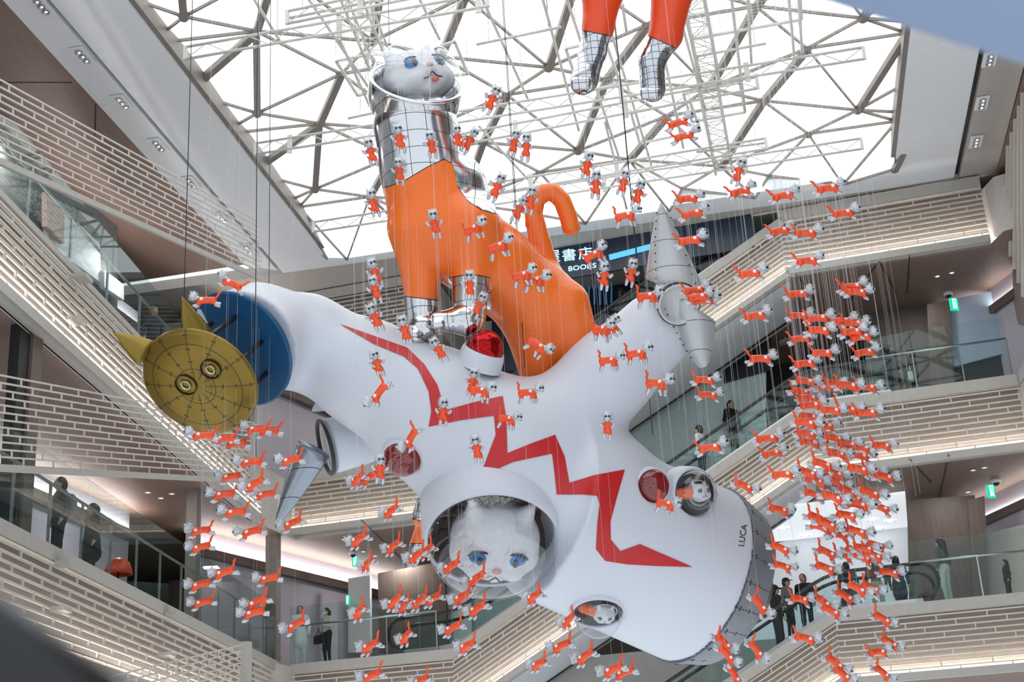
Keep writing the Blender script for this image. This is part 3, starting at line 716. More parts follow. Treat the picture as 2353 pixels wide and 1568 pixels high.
obj('skirt_lining', MB().lathe([(RB - .12, -.02), (RB - .2, .5), (RB - .5, .52), (.0, .45)], BC, axis, 40), DARK, ship)
NOZ = mat('dull mauve nozzle', S(120, 108, 112), .35, .3, var=.1)
for k in range(4):
    a = 2 * math.pi * k / 4 + .4; dr = e1 * math.cos(a) + e2 * math.sin(a); c = BC + axis * .38 + dr * (RB * .48)
    o = obj('nozzle', MB().lathe([(.3, 0), (.34, .1), (.36, .12), (.44, .2), (.5, .24), (.52, .26), (.54, .34), (.46, .36), (.3, .15), (.0, .1)], c, axis, 28), NOZ, ship, True)
# golden dish and blue disc at the end of the left arm
gn = cam_dir(-.43, .38, -.82); gu = nz(-RD + gn * (RD @ gn)); gr = np.cross(gu, gn)
bc = A(550, 803, 21.5); o = obj('backing_disc', MB().lathe([(.0, .0), (.93, 0), (.955, .02), (.955, .06), (.93, .08), (0, .08)], bc - gn * .05, gn, 48), BLUE, ship); fix_normals(o)
gc = A(458, 880, 20.55)
gnb = gn; gn = cam_dir(-.2, .5, -.84); gu = nz(-RD + gn * (RD @ gn)); gr = np.cross(gu, gn)
dish = bpy.data.objects.new('golden_dish', None); COL.objects.link(dish)   # replaced below by the dish mesh in its own frame
bpy.data.objects.remove(dish)
dm = MB(); dm.lathe([(0, .10), (.3, .105), (.6, .085), (.85, .04), (.90, .0), (.905, -.05), (.86, -.1), (.6, -.05), (0, -.03)], (0, 0, 0), (0, 0, 1), 56, ref=(0, 1, 0))
dish = obj('golden_dish', dm.mesh('golden_dish', None, True), GOLD, None, True); fix_normals(dish)
DM = Matrix.Identity(4)
for i in range(3): DM[i][0] = gr[i]; DM[i][1] = gu[i]; DM[i][2] = gn[i]; DM[i][3] = gc[i]
dish.parent = ship; dish.matrix_parent_inverse = Matrix.Identity(4)
DL = DM.copy(); 
for i in range(3): DL[i][3] = gc[i] - shiploc[i]
dish.matrix_basis = DL
def dpt(x, y, h=0.): return gc + gr * x + gu * y + gn * h
def dchild(name, mb, m, smooth=False):
    o = obj(name, mb, m, None, smooth); o.parent = dish; o.matrix_parent_inverse = (Matrix.Translation(Vector(shiploc.tolist())) @ DL).inverted(); return o
for x, y, r in ((-.16, .03, .16), (.30, .30, .15)):
    dchild('round_port', MB().lathe([(.0, -.02), (r * .9, -.02), (r, .03), (r * 1.08, .03), (r * 1.08, 0)], dpt(x, y, .1), gn, 28), mat('dark bronze recess', S(58, 46, 22), .35, .6))
    dchild('port_ring', MB().tube([dpt(x, y, .12) + (gr * math.cos(a) + gu * math.sin(a)) * r * .42 for a in np.arange(0, 6.28, .26)], .014, 6, closed=True), mat('pale brass', S(196, 190, 150), .3, .8))
rv = MB()
for k in range(12):
    for r in (.24, .42, .62, .84):
        for s in (-1, 1):
            a = 2 * math.pi * k / 12 + s * .022 / r; rv.ell(dpt(r * math.cos(a), r * math.sin(a), .10 if r < .5 else .085 if r < .7 else .045), .011, .011, .011, n=6, k=4)
dchild('rivets', rv, BOLT)['kind'] = 'stuff'
def ear(tip, b0, b1, bulge):
    tip, b0, b1 = V(tip), V(b0), V(b1); sec = []
    for i in range(9):
        t = i / 8; l = b0 + (tip - b0) * t; r = b1 + (tip - b1) * (t ** 1.0); c = (l + r) / 2; hw = np.linalg.norm(l - r) / 2 * (1 - .0 * t) * (1 + .25 * math.sin(math.pi * t)) + .004; ax = nz(b1 - b0)
        sec.append([c + ax * hw * math.cos(a) + gn * bulge * (1 - t * .95) * math.sin(a) for a in np.linspace(0, 2 * math.pi, 14, endpoint=False)])
    m = MB(); m.loft(sec); return m
e = ear(A(418, 682, 20.75), A(424, 775, 20.75), A(492, 775, 20.9), .16); o = dchild('ear', e, GOLDP, True); fix_normals(o)
e = ear(A(259, 762, 20.3), A(322, 838, 20.3), A(352, 788, 20.45), .14); o = dchild('ear', e, GOLDP, True); fix_normals(o)
for x, y in ((-.35, .5), (.1, .62), (.5, .2), (.5, -.35), (-.5, -.2)):
    obj('strut', MB().tube([dpt(x, y, -.05), bc + (gr * x + gu * y) * .95 + gnb * .02], .04, 10), DARK, ship, True)
# riveted shells at the end of the right arm
def shell(name, tip, c, wdir, ddir, w0, d0, m, n=10, curve=.0, power=.75):
    tip, c = V(tip), V(c); ax = tip - c; secs = []
    for i in range(n + 1):
        t = i / n; p = c + ax * t + ddir * curve * math.sin(math.pi * t); s = max(.02, (1 - t) ** power)
        secs.append([p + wdir * w0 * s * math.cos(a) + ddir * d0 * s * math.sin(a) for a in np.linspace(0, 2 * math.pi, 20, endpoint=False)])
    b = MB(); b.loft(secs); o = obj(name, b, m, ship, True); fix_normals(o); return o
ed = nz(A(1560, 706, 22.4) - A(1400, 862, 22.6)); ew = nz(A(1610, 690, 22.6) - A(1490, 650, 22.6)); ew = nz(ew)
hub = A(1552, 700, 22.35)
up = shell('upper_shell', A(1519, 466, 22.2), A(1556, 664, 22.3), ew, nz(np.cross(ew, RD)), px2m(76), px2m(50), GREYR, power=.8)
lo = shell('lower_shell', A(1607, 846, 22.2), A(1587, 706, 22.3), nz(ew + RD * .25), nz(np.cross(ew, RD)), px2m(66), px2m(50), GREYR, power=.5)
for sh, tip, c, w in ((up, A(1519, 466, 22.2), A(1553, 668, 22.3), .46), (lo, A(1607, 846, 22.2), A(1568, 720, 22.3), .44)):
    rv = MB(); nn = nz(np.cross(ew, RD)); nn = nn if nn @ RF < 0 else -nn
    for s in (-1, 1):
        for k in range(9):
            t = (k + .5) / 10; p = V(c) + (V(tip) - V(c)) * t + ew * s * w * .8 * (1 - t) ** .6 + nn * .28 * (1 - t) ** .6; rv.ell(p, .014, .014, .014, n=6, k=4)
    obj('rivets', rv, BOLT, sh)['kind'] = 'stuff'
hn = cam_dir(.12, .25, -.95)
o = obj('hub_ring', MB().lathe([(.0, -.05), (.24, -.05), (.27, .0), (.30, .05), (.33, .05), (.35, 0), (.35, -.2)], hub - RF * .38, hn, 36), mat('pale grey hub', S(196, 202, 204), .4, .2), ship, True); fix_normals(o)
obj('hub_gasket', MB().tube([hub - RF * .40 + (nz(np.cross(hn, RX)) * math.cos(a) + nz(np.cross(hn, RD)) * math.sin(a)) * .33 for a in np.arange(0, 6.28, .2)], .03, 8, closed=True), DARK, ship, True)
# third arm behind, with silver cones
ta, tb = A(900, 990, 23.6), A(748, 1028, 23.2)
o = obj('rear_arm', MB().lathe([(.42, 0), (.45, .6), (.47, 1.05), (.44, 1.1), (0, 1.12)], ta, tb - ta, 36), SHIPW, ship, True); fix_normals(o)
sd = nz(A(770, 1060, 23) - A(690, 1015, 23)); nn = nz(np.cross(sd, RD))
shell('rear_cone', A(634, 1207, 22.9), A(722, 1030, 22.9), sd, nn, px2m(42), px2m(40), SILC, power=.62)
shell('rear_fin', A(716, 945, 23.1), A(762, 918, 23.3), cam_dir(.5, .8, 0), nn, px2m(26), px2m(20), SHIPW, power=.7)
obj('rear_gasket', MB().tube([tb - nz(tb - ta) * -.0 + (nz(np.cross(tb - ta, RX)) * math.cos(a) + nz(np.cross(tb - ta, nz(np.cross(tb - ta, RX)))) * math.sin(a)) * .46 for a in np.arange(0, 6.28, .2)], .035, 8, closed=True), DARK, ship, True)
# ---------------------------------------------------------------- cat heads
FUR = mat('white grey cat fur', S(214, 214, 216), .75, var=.06, scale=9, bump=.25)
PINK = mat('pink nose', S(206, 150, 150), .5); IRIS = mat('blue glass eye', S(20, 110, 170), .08, var=.35, scale=3.)
BLK = mat('black eye line', S(18, 18, 20), .2); TONG = mat('coral tongue', S(230, 110, 90), .4)
def cathead(parent, c, fwd, upv, s, fine=True):
    """generic cat head of radius s looking along fwd"""
    f = nz(V(fwd)); u = nz(V(upv) - f * (V(upv) @ f)); l = np.cross(u, f); c = V(c); B = [l, f, u]
    q = lambda x, y, z: c + (l * x + f * y + u * z) * s
    pr = [('e', q(0, 0, 0), (s * 1.02, s * .92, s * .86), B, {}), ('e', q(.36, .62, -.3), (s * .36, s * .34, s * .27), B, {}), ('e', q(-.36, .62, -.3), (s * .36, s * .34, s * .27), B, {}),
          ('e', q(0, .72, -.12), (s * .24, s * .3, s * .2), B, {}), ('e', q(0, .56, -.55), (s * .3, s * .26, s * .2), B, {}), ('e', q(.6, .3, -.25), (s * .42, s * .4, s * .36), B, {}), ('e', q(-.6, .3, -.25), (s * .42, s * .4, s * .36), B, {}),
          ('c', q(.52, -.05, .6), q(.72, -.05, 1.1), s * .3, s * .05, {}), ('c', q(-.52, -.05, .6), q(-.72, -.05, 1.1), s * .3, s * .05, {})]
    po = V(parent.location) if parent.parent is None else V(parent.location) + V(parent.parent.location)
    h = obj('cat_head', sdf_mesh('cat_head', pr, s * .055, s * .12, off=po), FUR, parent)
    for sx in (-1, 1):
        e = MB(); e.ell(q(.4 * sx, .74, .14), s * .25, s * .16, s * .19, B, 18, 10); o = obj('eye', e, IRIS, parent, True)
        e = MB(); e.ell(q(.4 * sx, .89, .14), s * .07, s * .03, s * .13, B, 12, 8); obj('pupil', e, BLK, parent, True)
        obj('eyelid', MB().tube([q(.4 * sx + .27 * math.cos(a), .80, .16 + .19 * math.sin(a)) for a in np.linspace(.2, 2.9, 9)], s * .028, 6), BLK, parent, True)
    obj('nose', MB().ell(q(0, 1.0, -.03), s * .11, s * .07, s * .075, B, 12, 8), PINK, parent, True)
    obj('mouth', MB().tube([q(-.3, .93, -.42), q(-.13, .97, -.40), q(0, .99, -.24), q(.13, .97, -.40), q(.3, .93, -.42)], s * .022, 6), BLK, parent, True)
    return h, q, B
# ---------------------------------------------------------------- cockpit domes
def lathe_n(prof, c, n, seg=40): return MB().lathe(prof, c, n, seg)
def port(c, n, r, h, gm, ring=1.12, depth=.5, clear=False):
    c = V(c); n = nz(V(n)); RBOWL = mat('dark red cockpit lining', S(150, 16, 24), .3)
    o = obj('port_collar', lathe_n([(r * 1.22, -r * .9), (r * 1.16, -.06), (r * 1.1, .01), (r * 1.02, .015), (r * 1.0, -.02)], c, n), SHIPW, ship, True); fix_normals(o)
    obj('port_bowl', lathe_n([(r, -.01), (r * .86, -r * depth * .6), (r * .5, -r * depth), (0, -r * depth * 1.05)], c, n), BOWL if gm is CLRG else RBOWL, ship, True)
    o = obj('port_dome', lathe_n([(r * math.cos(t), h * math.sin(t)) for t in np.linspace(0, math.pi / 2 - .01, 12)], c, n), gm, ship, True); return o
o = obj('cockpit_collar', lathe_n([(cr * 1.12, -1.5), (cr * 1.11, -.7), (cr * 1.08, -.12), (cr * 1.04, -.02), (cr * 1.0, .0), (cr * .98, -.04)], cc, cn, 56), SHIPW, ship, True); fix_normals(o)
obj('cockpit_bowl', lathe_n([(cr * .985, -.02), (cr * .96, -.4), (cr * .7, -.75), (0, -.85)], cc, cn, 48), BOWL, ship, True)
obj('cockpit_dome', lathe_n([(cr * math.cos(t), cr * .78 * math.sin(t)) for t in np.linspace(0, math.pi / 2 - .01, 18)], cc, cn, 56), CLRG, ship, True)
pilot = thing('cat_pilot', 'white cat head with blue eyes inside the large glass cockpit dome of the rocket', 'cat', cc - cn * .2)
cathead(pilot, cc - cn * .10 + RX * .05, cam_dir(.05, .62, -.75), cam_dir(.15, -.72, -.6), .68)
for c_, n_, r_, h_, g_ in PORTS: port(c_, n_, r_, h_, CLRG if g_ == 'c' else RCHR if g_ == 's' else REDG)
for lab, c_, f_, u_ in (('small white cat head under the side porthole dome', V(PORTS[3][0]), cam_dir(.42, -.12, -.85), -RD), ('small white cat head under the lower porthole dome', A(1374, 1410, 21.62), cam_dir(.0, .72, -.68), cam_dir(.1, -.7, -.6))):
    cw = thing('cat_crew', lab, 'cat', c_); f_ = nz(f_); l_ = nz(np.cross(u_, f_))
    cathead(cw, V(c_) + l_ * .1 - f_ * .02, f_, u_, .17)
    obj('suit', sdf_mesh('suit', [('c', V(c_) - l_ * .06 - f_ * .05, V(c_) - l_ * .24 - f_ * .1, .10, .09, {})], .02, .03, off=c_), mat('orange crew suit', S(232, 100, 40), .4), cw)
    obj('collar_ring', MB().tube([V(c_) + l_ * .1 - f_ * .04 + (l_ * math.cos(a) + np.cross(f_, l_) * math.sin(a)) * .2 for a in np.arange(0, 6.28, .3)], .018, 6, closed=True), mat('dull silver ring', S(170, 174, 180), .3, .8), cw, True)
# ================================================================ giant cat
ORG = mat('glossy orange inflatable', S(244, 116, 40), .28, var=.02, scale=2.)
ORG2 = mat('orange suit paint', S(226, 72, 30), .35, var=.03, scale=8.)
catloc = A(1100, 700, 22.9)
catbig = thing('giant_inflatable_cat', 'giant inflatable cat in an orange and silver space suit standing on the white rocket', 'inflatable', catloc)
D2 = 22.7
def cp(x0, y0, r0, x1, y1, r1, d0=D2, d1=None, **k): d1 = d1 or d0; return ('c', A(x0, y0, d0), A(x1, y1, d1), px2m(r0, d0), px2m(r1, d1), k)
cb = [cp(955, 290, 97, 975, 390, 98), cp(975, 390, 98, 1000, 500, 108), cp(1040, 430, 80, 1060, 540, 90),
      cp(1010, 520, 108, 1130, 610, 95, D2, 23.0), cp(1130, 610, 95, 1235, 700, 92, 23.0, 23.3), cp(1235, 700, 92, 1275, 770, 80, 23.3, 23.4),
      cp(955, 530, 62, 968, 640, 44, 22.4), cp(968, 640, 44, 972, 760, 34, 22.4, 22.35, k=.05),
      cp(1075, 520, 72, 1082, 610, 46, 22.35), cp(1082, 610, 44, 1078, 735, 39, 22.35, 22.2, k=.05),
      cp(1225, 740, 70, 1245, 900, 38, 23.2, 23.3), cp(1300, 700, 56, 1330, 790, 46, 23.05, 23.1, k=.12), cp(1330, 790, 46, 1320, 900, 36, 23.1, 23.2, k=.06),
      cp(1262, 640, 34, 1240, 560, 26, 23.5, k=.1), cp(1240, 560, 26, 1228, 500, 22, 23.5, k=.05)]
def suitb(x, y, vs):
    # silver chest and shoulder above a dipping border, silver boots below the ankles (pixels of distance to the border)
    yb = np.interp(x, [840, 890, 930, 980, 1020, 1040, 1052, 1075, 1105, 1140, 1150, 1170], [432, 430, 415, 385, 366, 376, 430, 462, 482, 492, 492, 300])
    s1 = yb - y; s2 = np.where((x < 1018) & (x > 925) & (y < 800), y - 686 - (x - 970) * .12, -50.); s3 = np.where((x > 1030) & (x < 1128) & (y < 800) & (vs @ RF < 22.75), y - 638 + 6 * np.sin((x - 1036) / 88 * 3.14), -50.)
    return np.maximum(np.maximum(s1, s2), s3)
SUITM = two_tone('inflatable suit cloth and foil', (S(244, 116, 40), .28), (S(214, 216, 220), .16, [(2, .26, .010), (0, .30, .010)], .12, 5.))
bme = sdf_mesh('suit_body', cb, .042, .16, off=catloc); set_border(bme, catloc, suitb)
body = obj('suit_body', bme, SUITM, catbig)
for pl in bme.polygons: pl.material_index = 0
tp = [(1228, 520), (1226, 490), (1232, 460), (1250, 443), (1272, 442), (1292, 462), (1305, 495), (1314, 530)]
tpl = []
for i in range(len(tp) - 1):
    for s in range(3): tpl.append(V(tp[i]) * (1 - s / 3) + V(tp[i + 1]) * s / 3)
tpl.append(V(tp[-1]))
obj('tail', MB().tube([A(*p, 23.5) for p in tpl] + [A(1316, 540, 23.5)], [px2m(22)] * len(tpl) + [px2m(10)], 16), ORG, catbig, True)
pw = [cp(1068, 735, 40, 1030, 738, 26, 22.1), cp(1030, 738, 26, 1008, 735, 20, 22.0)] + [cp(1012, 728 + 8 * i, 11, 1000, 730 + 9 * i, 10, 21.95 - .05 * i, k=.02) for i in range(3)]
obj('paw', sdf_mesh('paw', pw, .03, .05, off=catloc), SILV, catbig)
obj('paw', sdf_mesh('paw', [cp(972, 752, 34, 950, 775, 28, 22.25), cp(950, 775, 24, 935, 782, 18, 22.1)], .03, .05, off=catloc), SILV, catbig)
# helmet: silver collar bowl, rim, glass dome
hnn = cam_dir(.17, -.82, -.54); hc = A(957, 190, 22.6); hr = px2m(106, 22.6)
o = obj('helmet_collar', lathe_n([(hr * .80, -.62), (hr * .95, -.5), (hr * 1.02, -.3), (hr * 1.03, -.05), (hr * 1.0, .02), (hr * .93, .0), (hr * .9, -.25), (hr * .7, -.6), (0, -.7)], hc, hnn, 56), SILV, catbig, True); fix_normals(o)
obj('helmet_rim', MB().tube([hc + (nz(np.cross(hnn, RX)) * math.cos(a) + nz(np.cross(hnn, nz(np.cross(hnn, RX)))) * math.sin(a)) * hr for a in np.arange(0, 6.28, .12)], .035, 10, closed=True), mat('bright chrome', S(226, 230, 232), .08, 1.), catbig, True)
obj('helmet_dome', lathe_n([(hr * .99 * math.cos(t), hr * .95 * math.sin(t)) for t in np.linspace(0, math.pi / 2 - .01, 18)], hc, hnn, 56), CLRG, catbig, True)
hd, q, B = cathead(catbig, hc + hnn * .06, cam_dir(.42, -.30, -.85), cam_dir(.0, -.9, -.35), px2m(78, 22.6))
obj('tongue', MB().ell(q(.02, .98, -.5), px2m(9), px2m(8), px2m(6), B, 12, 8), TONG, catbig, True)
# ---------------------------------------------------------------- hanging legs of a second giant cat at the top
c2 = A(1470, -120, 21.)
cat2 = thing('hanging_inflatable_cat', 'pair of dangling orange legs in silver boots of a cat inflatable above the rigging', 'inflatable', c2)
lg = [cp(1395, -140, 60, 1385, -20, 48, 21.), cp(1385, -20, 48, 1375, 60, 36, 21.), cp(1375, 60, 36, 1362, 120, 31, 21.), cp(1362, 120, 31, 1345, 180, 30, 21., 20.9), cp(1345, 180, 30, 1338, 190, 29, 20.9),
      cp(1545, -140, 60, 1545, -20, 48, 21.), cp(1545, -20, 48, 1530, 80, 38, 21.), cp(1530, 80, 38, 1498, 140, 30, 21.), cp(1498, 140, 30, 1500, 205, 30, 21., 20.9), cp(1395, -150, 80, 1545, -150, 80, 21.3)]
lg += [cp(1322 + 14 * i, 185, 10, 1320 + 14 * i, 200, 9, 20.6, k=.02) for i in range(3)] + [cp(1480 + 14 * i, 210, 10, 1480 + 14 * i, 222, 9, 20.6, k=.02) for i in range(3)]
def bootb(x, y, vs): return np.where(x < 1445, y - 72 - (x - 1350) * .2, y - 82 - (x - 1490) * .45)
SILG = lined('silver gridded foil boot', S(205, 208, 214), .14, 1., 'grid', [(2, .10, .008), (0, .11, .008)], bump=.25, bscale=7.)
lme = sdf_mesh('legs', lg, .035, .07, off=c2); set_border(lme, c2, bootb)
obj('legs', lme, two_tone('hanging leg cloth and foil', (S(226, 72, 30), .35), (S(205, 208, 214), .14, [(2, .10, .008), (0, .11, .008)], .25, 7.)), cat2)
# leg of a cat hanging behind the cockpit
c3 = A(965, 1230, 23.4)
cat3 = thing('hanging_cat_leg', 'orange sleeve with crumpled silver boot dangling behind the cockpit dome', 'inflatable', c3)
l3 = [cp(1010, 1150, 30, 985, 1200, 27, 23.4), cp(985, 1200, 27, 962, 1255, 21, 23.4), cp(962, 1255, 18, 948, 1290, 15, 23.4), cp(990, 1245, 18, 1002, 1270, 16, 23.4), cp(975, 1160, 20, 970, 1190, 24, 23.2)]
lme = sdf_mesh('leg', l3, .028, .05, off=c3); set_border(lme, c3, lambda x, y, vs: np.maximum(y - 1250, np.where(x < 990, 1205 - y - (990 - x) * .3, -50.)))
obj('leg', lme, two_tone('dangling leg cloth and foil', (S(244, 116, 40), .3), (S(205, 208, 214), .14, [(2, .10, .008), (0, .11, .008)], .35, 9.)), cat3)
# ================================================================ flock of small cats
CHROME = mat('silver painted glove', S(190, 196, 204), .3, .55)
SUIT = mat('orange flight suit', S(234, 80, 34), .36, var=.03, scale=10)
PADW = mat('pearl white pad', S(232, 234, 238), .4)
FACE = mat('pale grey muzzle', S(208, 212, 218), .5, var=.05, scale=8)
VIS = glass('small clear visor', (.95, .97, .98), .02)
SC_ = .42
def sm(prs, name, vox=.02, k=.04):
    def one(p):
        d = dict(p[-1]); 
        if 'k' in d: d['k'] *= SC_
        if p[0] == 'e': return ('e', V(p[1]) * SC_, V(p[2]) * SC_, p[3], d)
        return (p[0], V(p[1]) * SC_, V(p[2]) * SC_, p[3] * SC_, p[4] * SC_, d)
    return sdf_mesh(name, [one(p) for p in prs], vox * SC_, k * SC_)
def headset(hx, f, u):
    f = nz(V(f)); u = nz(V(u) - f * (V(u) @ f)); l = np.cross(u, f); B = [l, f, u]; c = V(hx)
    q = lambda x, y, z: c + (l * x + f * y + u * z) * .165
    h = sm([('e', q(0, 0, 0), (.155, .14, .14), B, {'m': 0}), ('e', q(0, .78, -.3), (.075, .06, .055), B, {'m': 0}), ('c', q(.55, 0, .6), q(.72, 0, 1.1), .045, .015, {'m': 0}), ('c', q(-.55, 0, .6), q(-.72, 0, 1.1), .045, .015, {'m': 0}),
            ('e', q(.38, .83, .12), (.05, .03, .05), B, {'m': 1, 'k': .004}), ('e', q(-.38, .83, .12), (.05, .03, .05), B, {'m': 1, 'k': .004}), ('e', q(0, 1.12, -.22), (.018, .014, .014), B, {'m': 2, 'k': .004})], 'head', .012, .02)
    v = MB(); v.ell(c * SC_, .195 * SC_, .195 * SC_, .195 * SC_, B, 14, 9); v = v.mesh('visor', None, True)
    r = MB(); r.tube([(c - u * .105 + (l * math.cos(a) + f * math.sin(a)) * .165) * SC_ for a in np.arange(0, 6.28, .5)], .022 * SC_, 5, closed=True); r = r.mesh('neck_ring', None, True)
    for me, ms in ((h, [FACE, BLK, PINK]), (v, [VIS]), (r, [CHROME])):
        for mm in ms: me.materials.append(mm)
    return h, v, r
def proto(prs, hx, f, u):
    b = sm(prs, 'suit', .016, .03)
    for mm in (SUIT, CHROME, PADW): b.materials.append(mm)
    return (b,) + headset(hx, f, u)
o_, s_, w_ = {'m': 0}, {'m': 1}, {'m': 2}
def legs4(hind, fore):
    r = []
    for sy, (a, b, c) in hind: r += [('c', (a[0], sy * a[1], a[2]), (b[0], sy * b[1], b[2]), .09, .056, o_), ('c', (b[0], sy * b[1], b[2]), (c[0], sy * c[1], c[2]), .058, .052, s_)]
    for sy, (a, b, c) in fore: r += [('c', (a[0], sy * a[1], a[2]), (b[0], sy * b[1], b[2]), .07, .052, o_), ('c', (b[0], sy * b[1], b[2]), (c[0], sy * c[1], c[2]), .055, .05, s_)]
    return r
tors = [('c', (-.26, 0, .0), (-.03, 0, .03), .125, .112, o_), ('c', (-.03, 0, .03), (.18, 0, .03), .112, .13, o_), ('c', (.2, 0, .07), (.29, 0, .12), .085, .09, s_),
        ('e', (.12, .1, .08), (.055, .04, .055), None, w_), ('e', (.12, -.1, .08), (.055, .04, .055), None, w_)]
def tail(*p): return [('c', p[i], p[i + 1], .038, .034, o_) for i in range(len(p) - 1)]
LEAP = proto(tors + legs4([(1, ((-.26, .06, -.03), (-.36, .08, -.12), (-.49, .08, -.13))), (-1, ((-.26, .06, -.03), (-.33, .08, -.16), (-.44, .08, -.22)))], [(1, ((.2, .08, -.02), (.3, .1, -.12), (.4, .1, -.13))), (-1, ((.2, .08, -.02), (.27, .1, -.14), (.36, .1, -.18)))]) + tail((-.32, 0, .05), (-.43, 0, .13), (-.48, 0, .22), (-.56, 0, .28)), (.40, 0, .19), (1, -.35, -.1), (0, 0, 1))
WALK = proto(tors + legs4([(1, ((-.26, .06, -.05), (-.32, .08, -.2), (-.36, .08, -.33))), (-1, ((-.26, .06, -.05), (-.22, .08, -.2), (-.27, .08, -.34)))], [(1, ((.2, .08, -.05), (.25, .1, -.2), (.26, .1, -.33))), (-1, ((.2, .08, -.05), (.15, .1, -.2), (.2, .1, -.32)))]) + tail((-.32, 0, .06), (-.38, 0, .16), (-.36, 0, .28), (-.42, 0, .37)), (.40, 0, .19), (1, -.5, -.1), (0, 0, 1))
UPR = proto([('c', (0, 0, .16), (0, .02, -.1), .105, .095, o_), ('c', (0, 0, .2), (0, -.02, .26), .085, .085, s_), ('e', (.1, 0, .17), (.05, .05, .05), None, w_), ('e', (-.1, 0, .17), (.05, .05, .05), None, w_),
             ('c', (.1, 0, .14), (.19, -.07, .05), .06, .05, o_), ('c', (.19, -.07, .05), (.24, -.14, .1), .055, .05, s_), ('c', (-.1, 0, .14), (-.19, -.06, .08), .06, .05, o_), ('c', (-.19, -.06, .08), (-.25, -.1, .16), .055, .05, s_),
             ('c', (.06, 0, -.12), (.1, -.03, -.27), .09, .056, o_), ('c', (.1, -.03, -.27), (.09, -.02, -.4), .058, .052, s_), ('c', (-.06, 0, -.12), (-.1, -.08, -.24), .09, .056, o_), ('c', (-.1, -.08, -.24), (-.11, -.03, -.36), .058, .052, s_)] + tail((0, .08, -.12), (-.08, .16, -.12), (-.16, .2, -.02)), (0, -.03, .40), (.15, -1, -.15), (0, 0, 1))
RR = random.Random(11)
def cat(px, py, d, kind, tilt, proto_, label, group, yaw=0., scale=1.):
    t = math.radians(tilt); up = -RD
    if kind in 'RW': X = RX * math.cos(t) + RD * math.sin(t)
    elif kind == 'L': X = -RX * math.cos(t) + RD * math.sin(t)
    elif kind == 'B': X = nz(-RX * .55 + RF * .45 + RD * math.sin(t))
    if kind == 'F':
        a = t; X = RX * math.cos(a) + RD * math.sin(a); Z = -RD * math.cos(a) + RX * math.sin(a); Y = RF
        c, s = math.cos(yaw), math.sin(yaw); X, Y = X * c + Y * s, -X * s + Y * c
    else:
        Z = up - X * (up @ X); Z = nz(Z); Y = np.cross(Z, X)
        c, s = math.cos(yaw), math.sin(yaw); X, Y = X * c + Y * s, -X * s + Y * c
    pos = P(px, py, d)
    o = thing('toy_cat', label, 'cat figure', pos, group)
    m = Matrix.Identity(4)
    for i in range(3): m[i][0] = X[i] * scale; m[i][1] = Y[i] * scale; m[i][2] = Z[i] * scale; m[i][3] = pos[i]
    o.matrix_world = m
    for nm, me in zip(('suit', 'head', 'visor', 'neck_ring'), proto_):
        ch = bpy.data.objects.new(nm, me); COL.objects.link(ch); ch.parent = o
    WIRES.append(pos)
WIRES = []
def flock(kind, pr, label, group, lst, d0, d1, tilt, tj=8, yj=.3, yaw=0.):
    for it in lst:
        x, y = it[:2]; tl = it[2] if len(it) > 2 else tilt + RR.uniform(-tj, tj)
        cat(x, y, RR.uniform(d0, d1), kind, tl, pr, label, group, yaw + RR.uniform(-yj, yj), RR.uniform(.95, 1.06))
flock('F', UPR, 'upright orange toy cat with raised paws hanging around the giant cat', 'upright toy cats around the giant cat',
      [(1128, 234, 25), (854, 355, -15), (919, 324, -10), (993, 337, -8), (1052, 322), (1076, 327, 30), (919, 399, -5), (1181, 334, 15), (1209, 344, 5), (859, 472, -15), (1000, 520, -12), (1140, 436, 25), (1191, 486, 25), (1219, 465, 10), (1348, 386, 10), (1369, 430, 2), (1432, 425, 15), (1465, 451, 15), (1080, 661, 0), (1099, 706, 25), (863, 632, -20), (864, 670, -15), (1388, 640, 0), (1450, 632, 10), (1696, 400, 20)], 18.9, 20.2, 0, 8, .35)
flock('R', WALK, 'forward leaning orange toy cat hanging around the giant cat', 'leaning toy cats around the giant cat',
      [(1088, 527, -15), (1145, 568, -15), (1200, 634, -10), (1229, 646, 0), (1438, 497, -5), (1365, 587, -25), (1383, 758, -5), (1400, 757, -30), (1489, 682, 0)], 18.9, 20.2, 0, 6, .2, -.55)
flock('F', UPR, 'orange toy cat facing out, hanging before the white rocket hull', 'toy cats facing out before the hull',
      [(864, 735, -25), (932, 764, -15), (1011, 808, -30), (868, 840, -20), (1018, 952, 0), (1396, 983, 0), (1097, 1037, -10), (873, 1083, 0), (1086, 885, 10)], 19.0, 20.0, 0, 6, .3)
flock('R', WALK, 'walking orange toy cat with raised tail before the white rocket hull', 'walking toy cats before the hull',
      [(1104, 899, 8), (1214, 904, 0), (1166, 964, 12), (1400, 830, 0), (1464, 814, -5), (1510, 882, 5), (1235, 795, 40), (1531, 1159, 15)], 19.0, 20.0, 0, 5, .2, -.45)
flock('L', LEAP, 'orange toy cat diving head down before the white rocket hull', 'diving toy cats before the hull', [(871, 906, 60), (945, 1009, 65)], 19.0, 20.0, 60, 5, .2)
flock('R', LEAP, 'leaping orange toy cat hanging before the skylight rim or the grey shell', 'leaping toy cats before the skylight rim',
      [(1560, 283, -15), (1574, 314, -10), (1703, 441, -12), (1801, 451, -8), (1904, 434, -5), (1939, 491, -2), (1582, 458, 0), (1593, 492, -8), (1587, 554, -5), (1598, 668, -2), (1605, 684, -4), (1618, 692, 0)], 19.2, 20.5, -5, 4, .2)
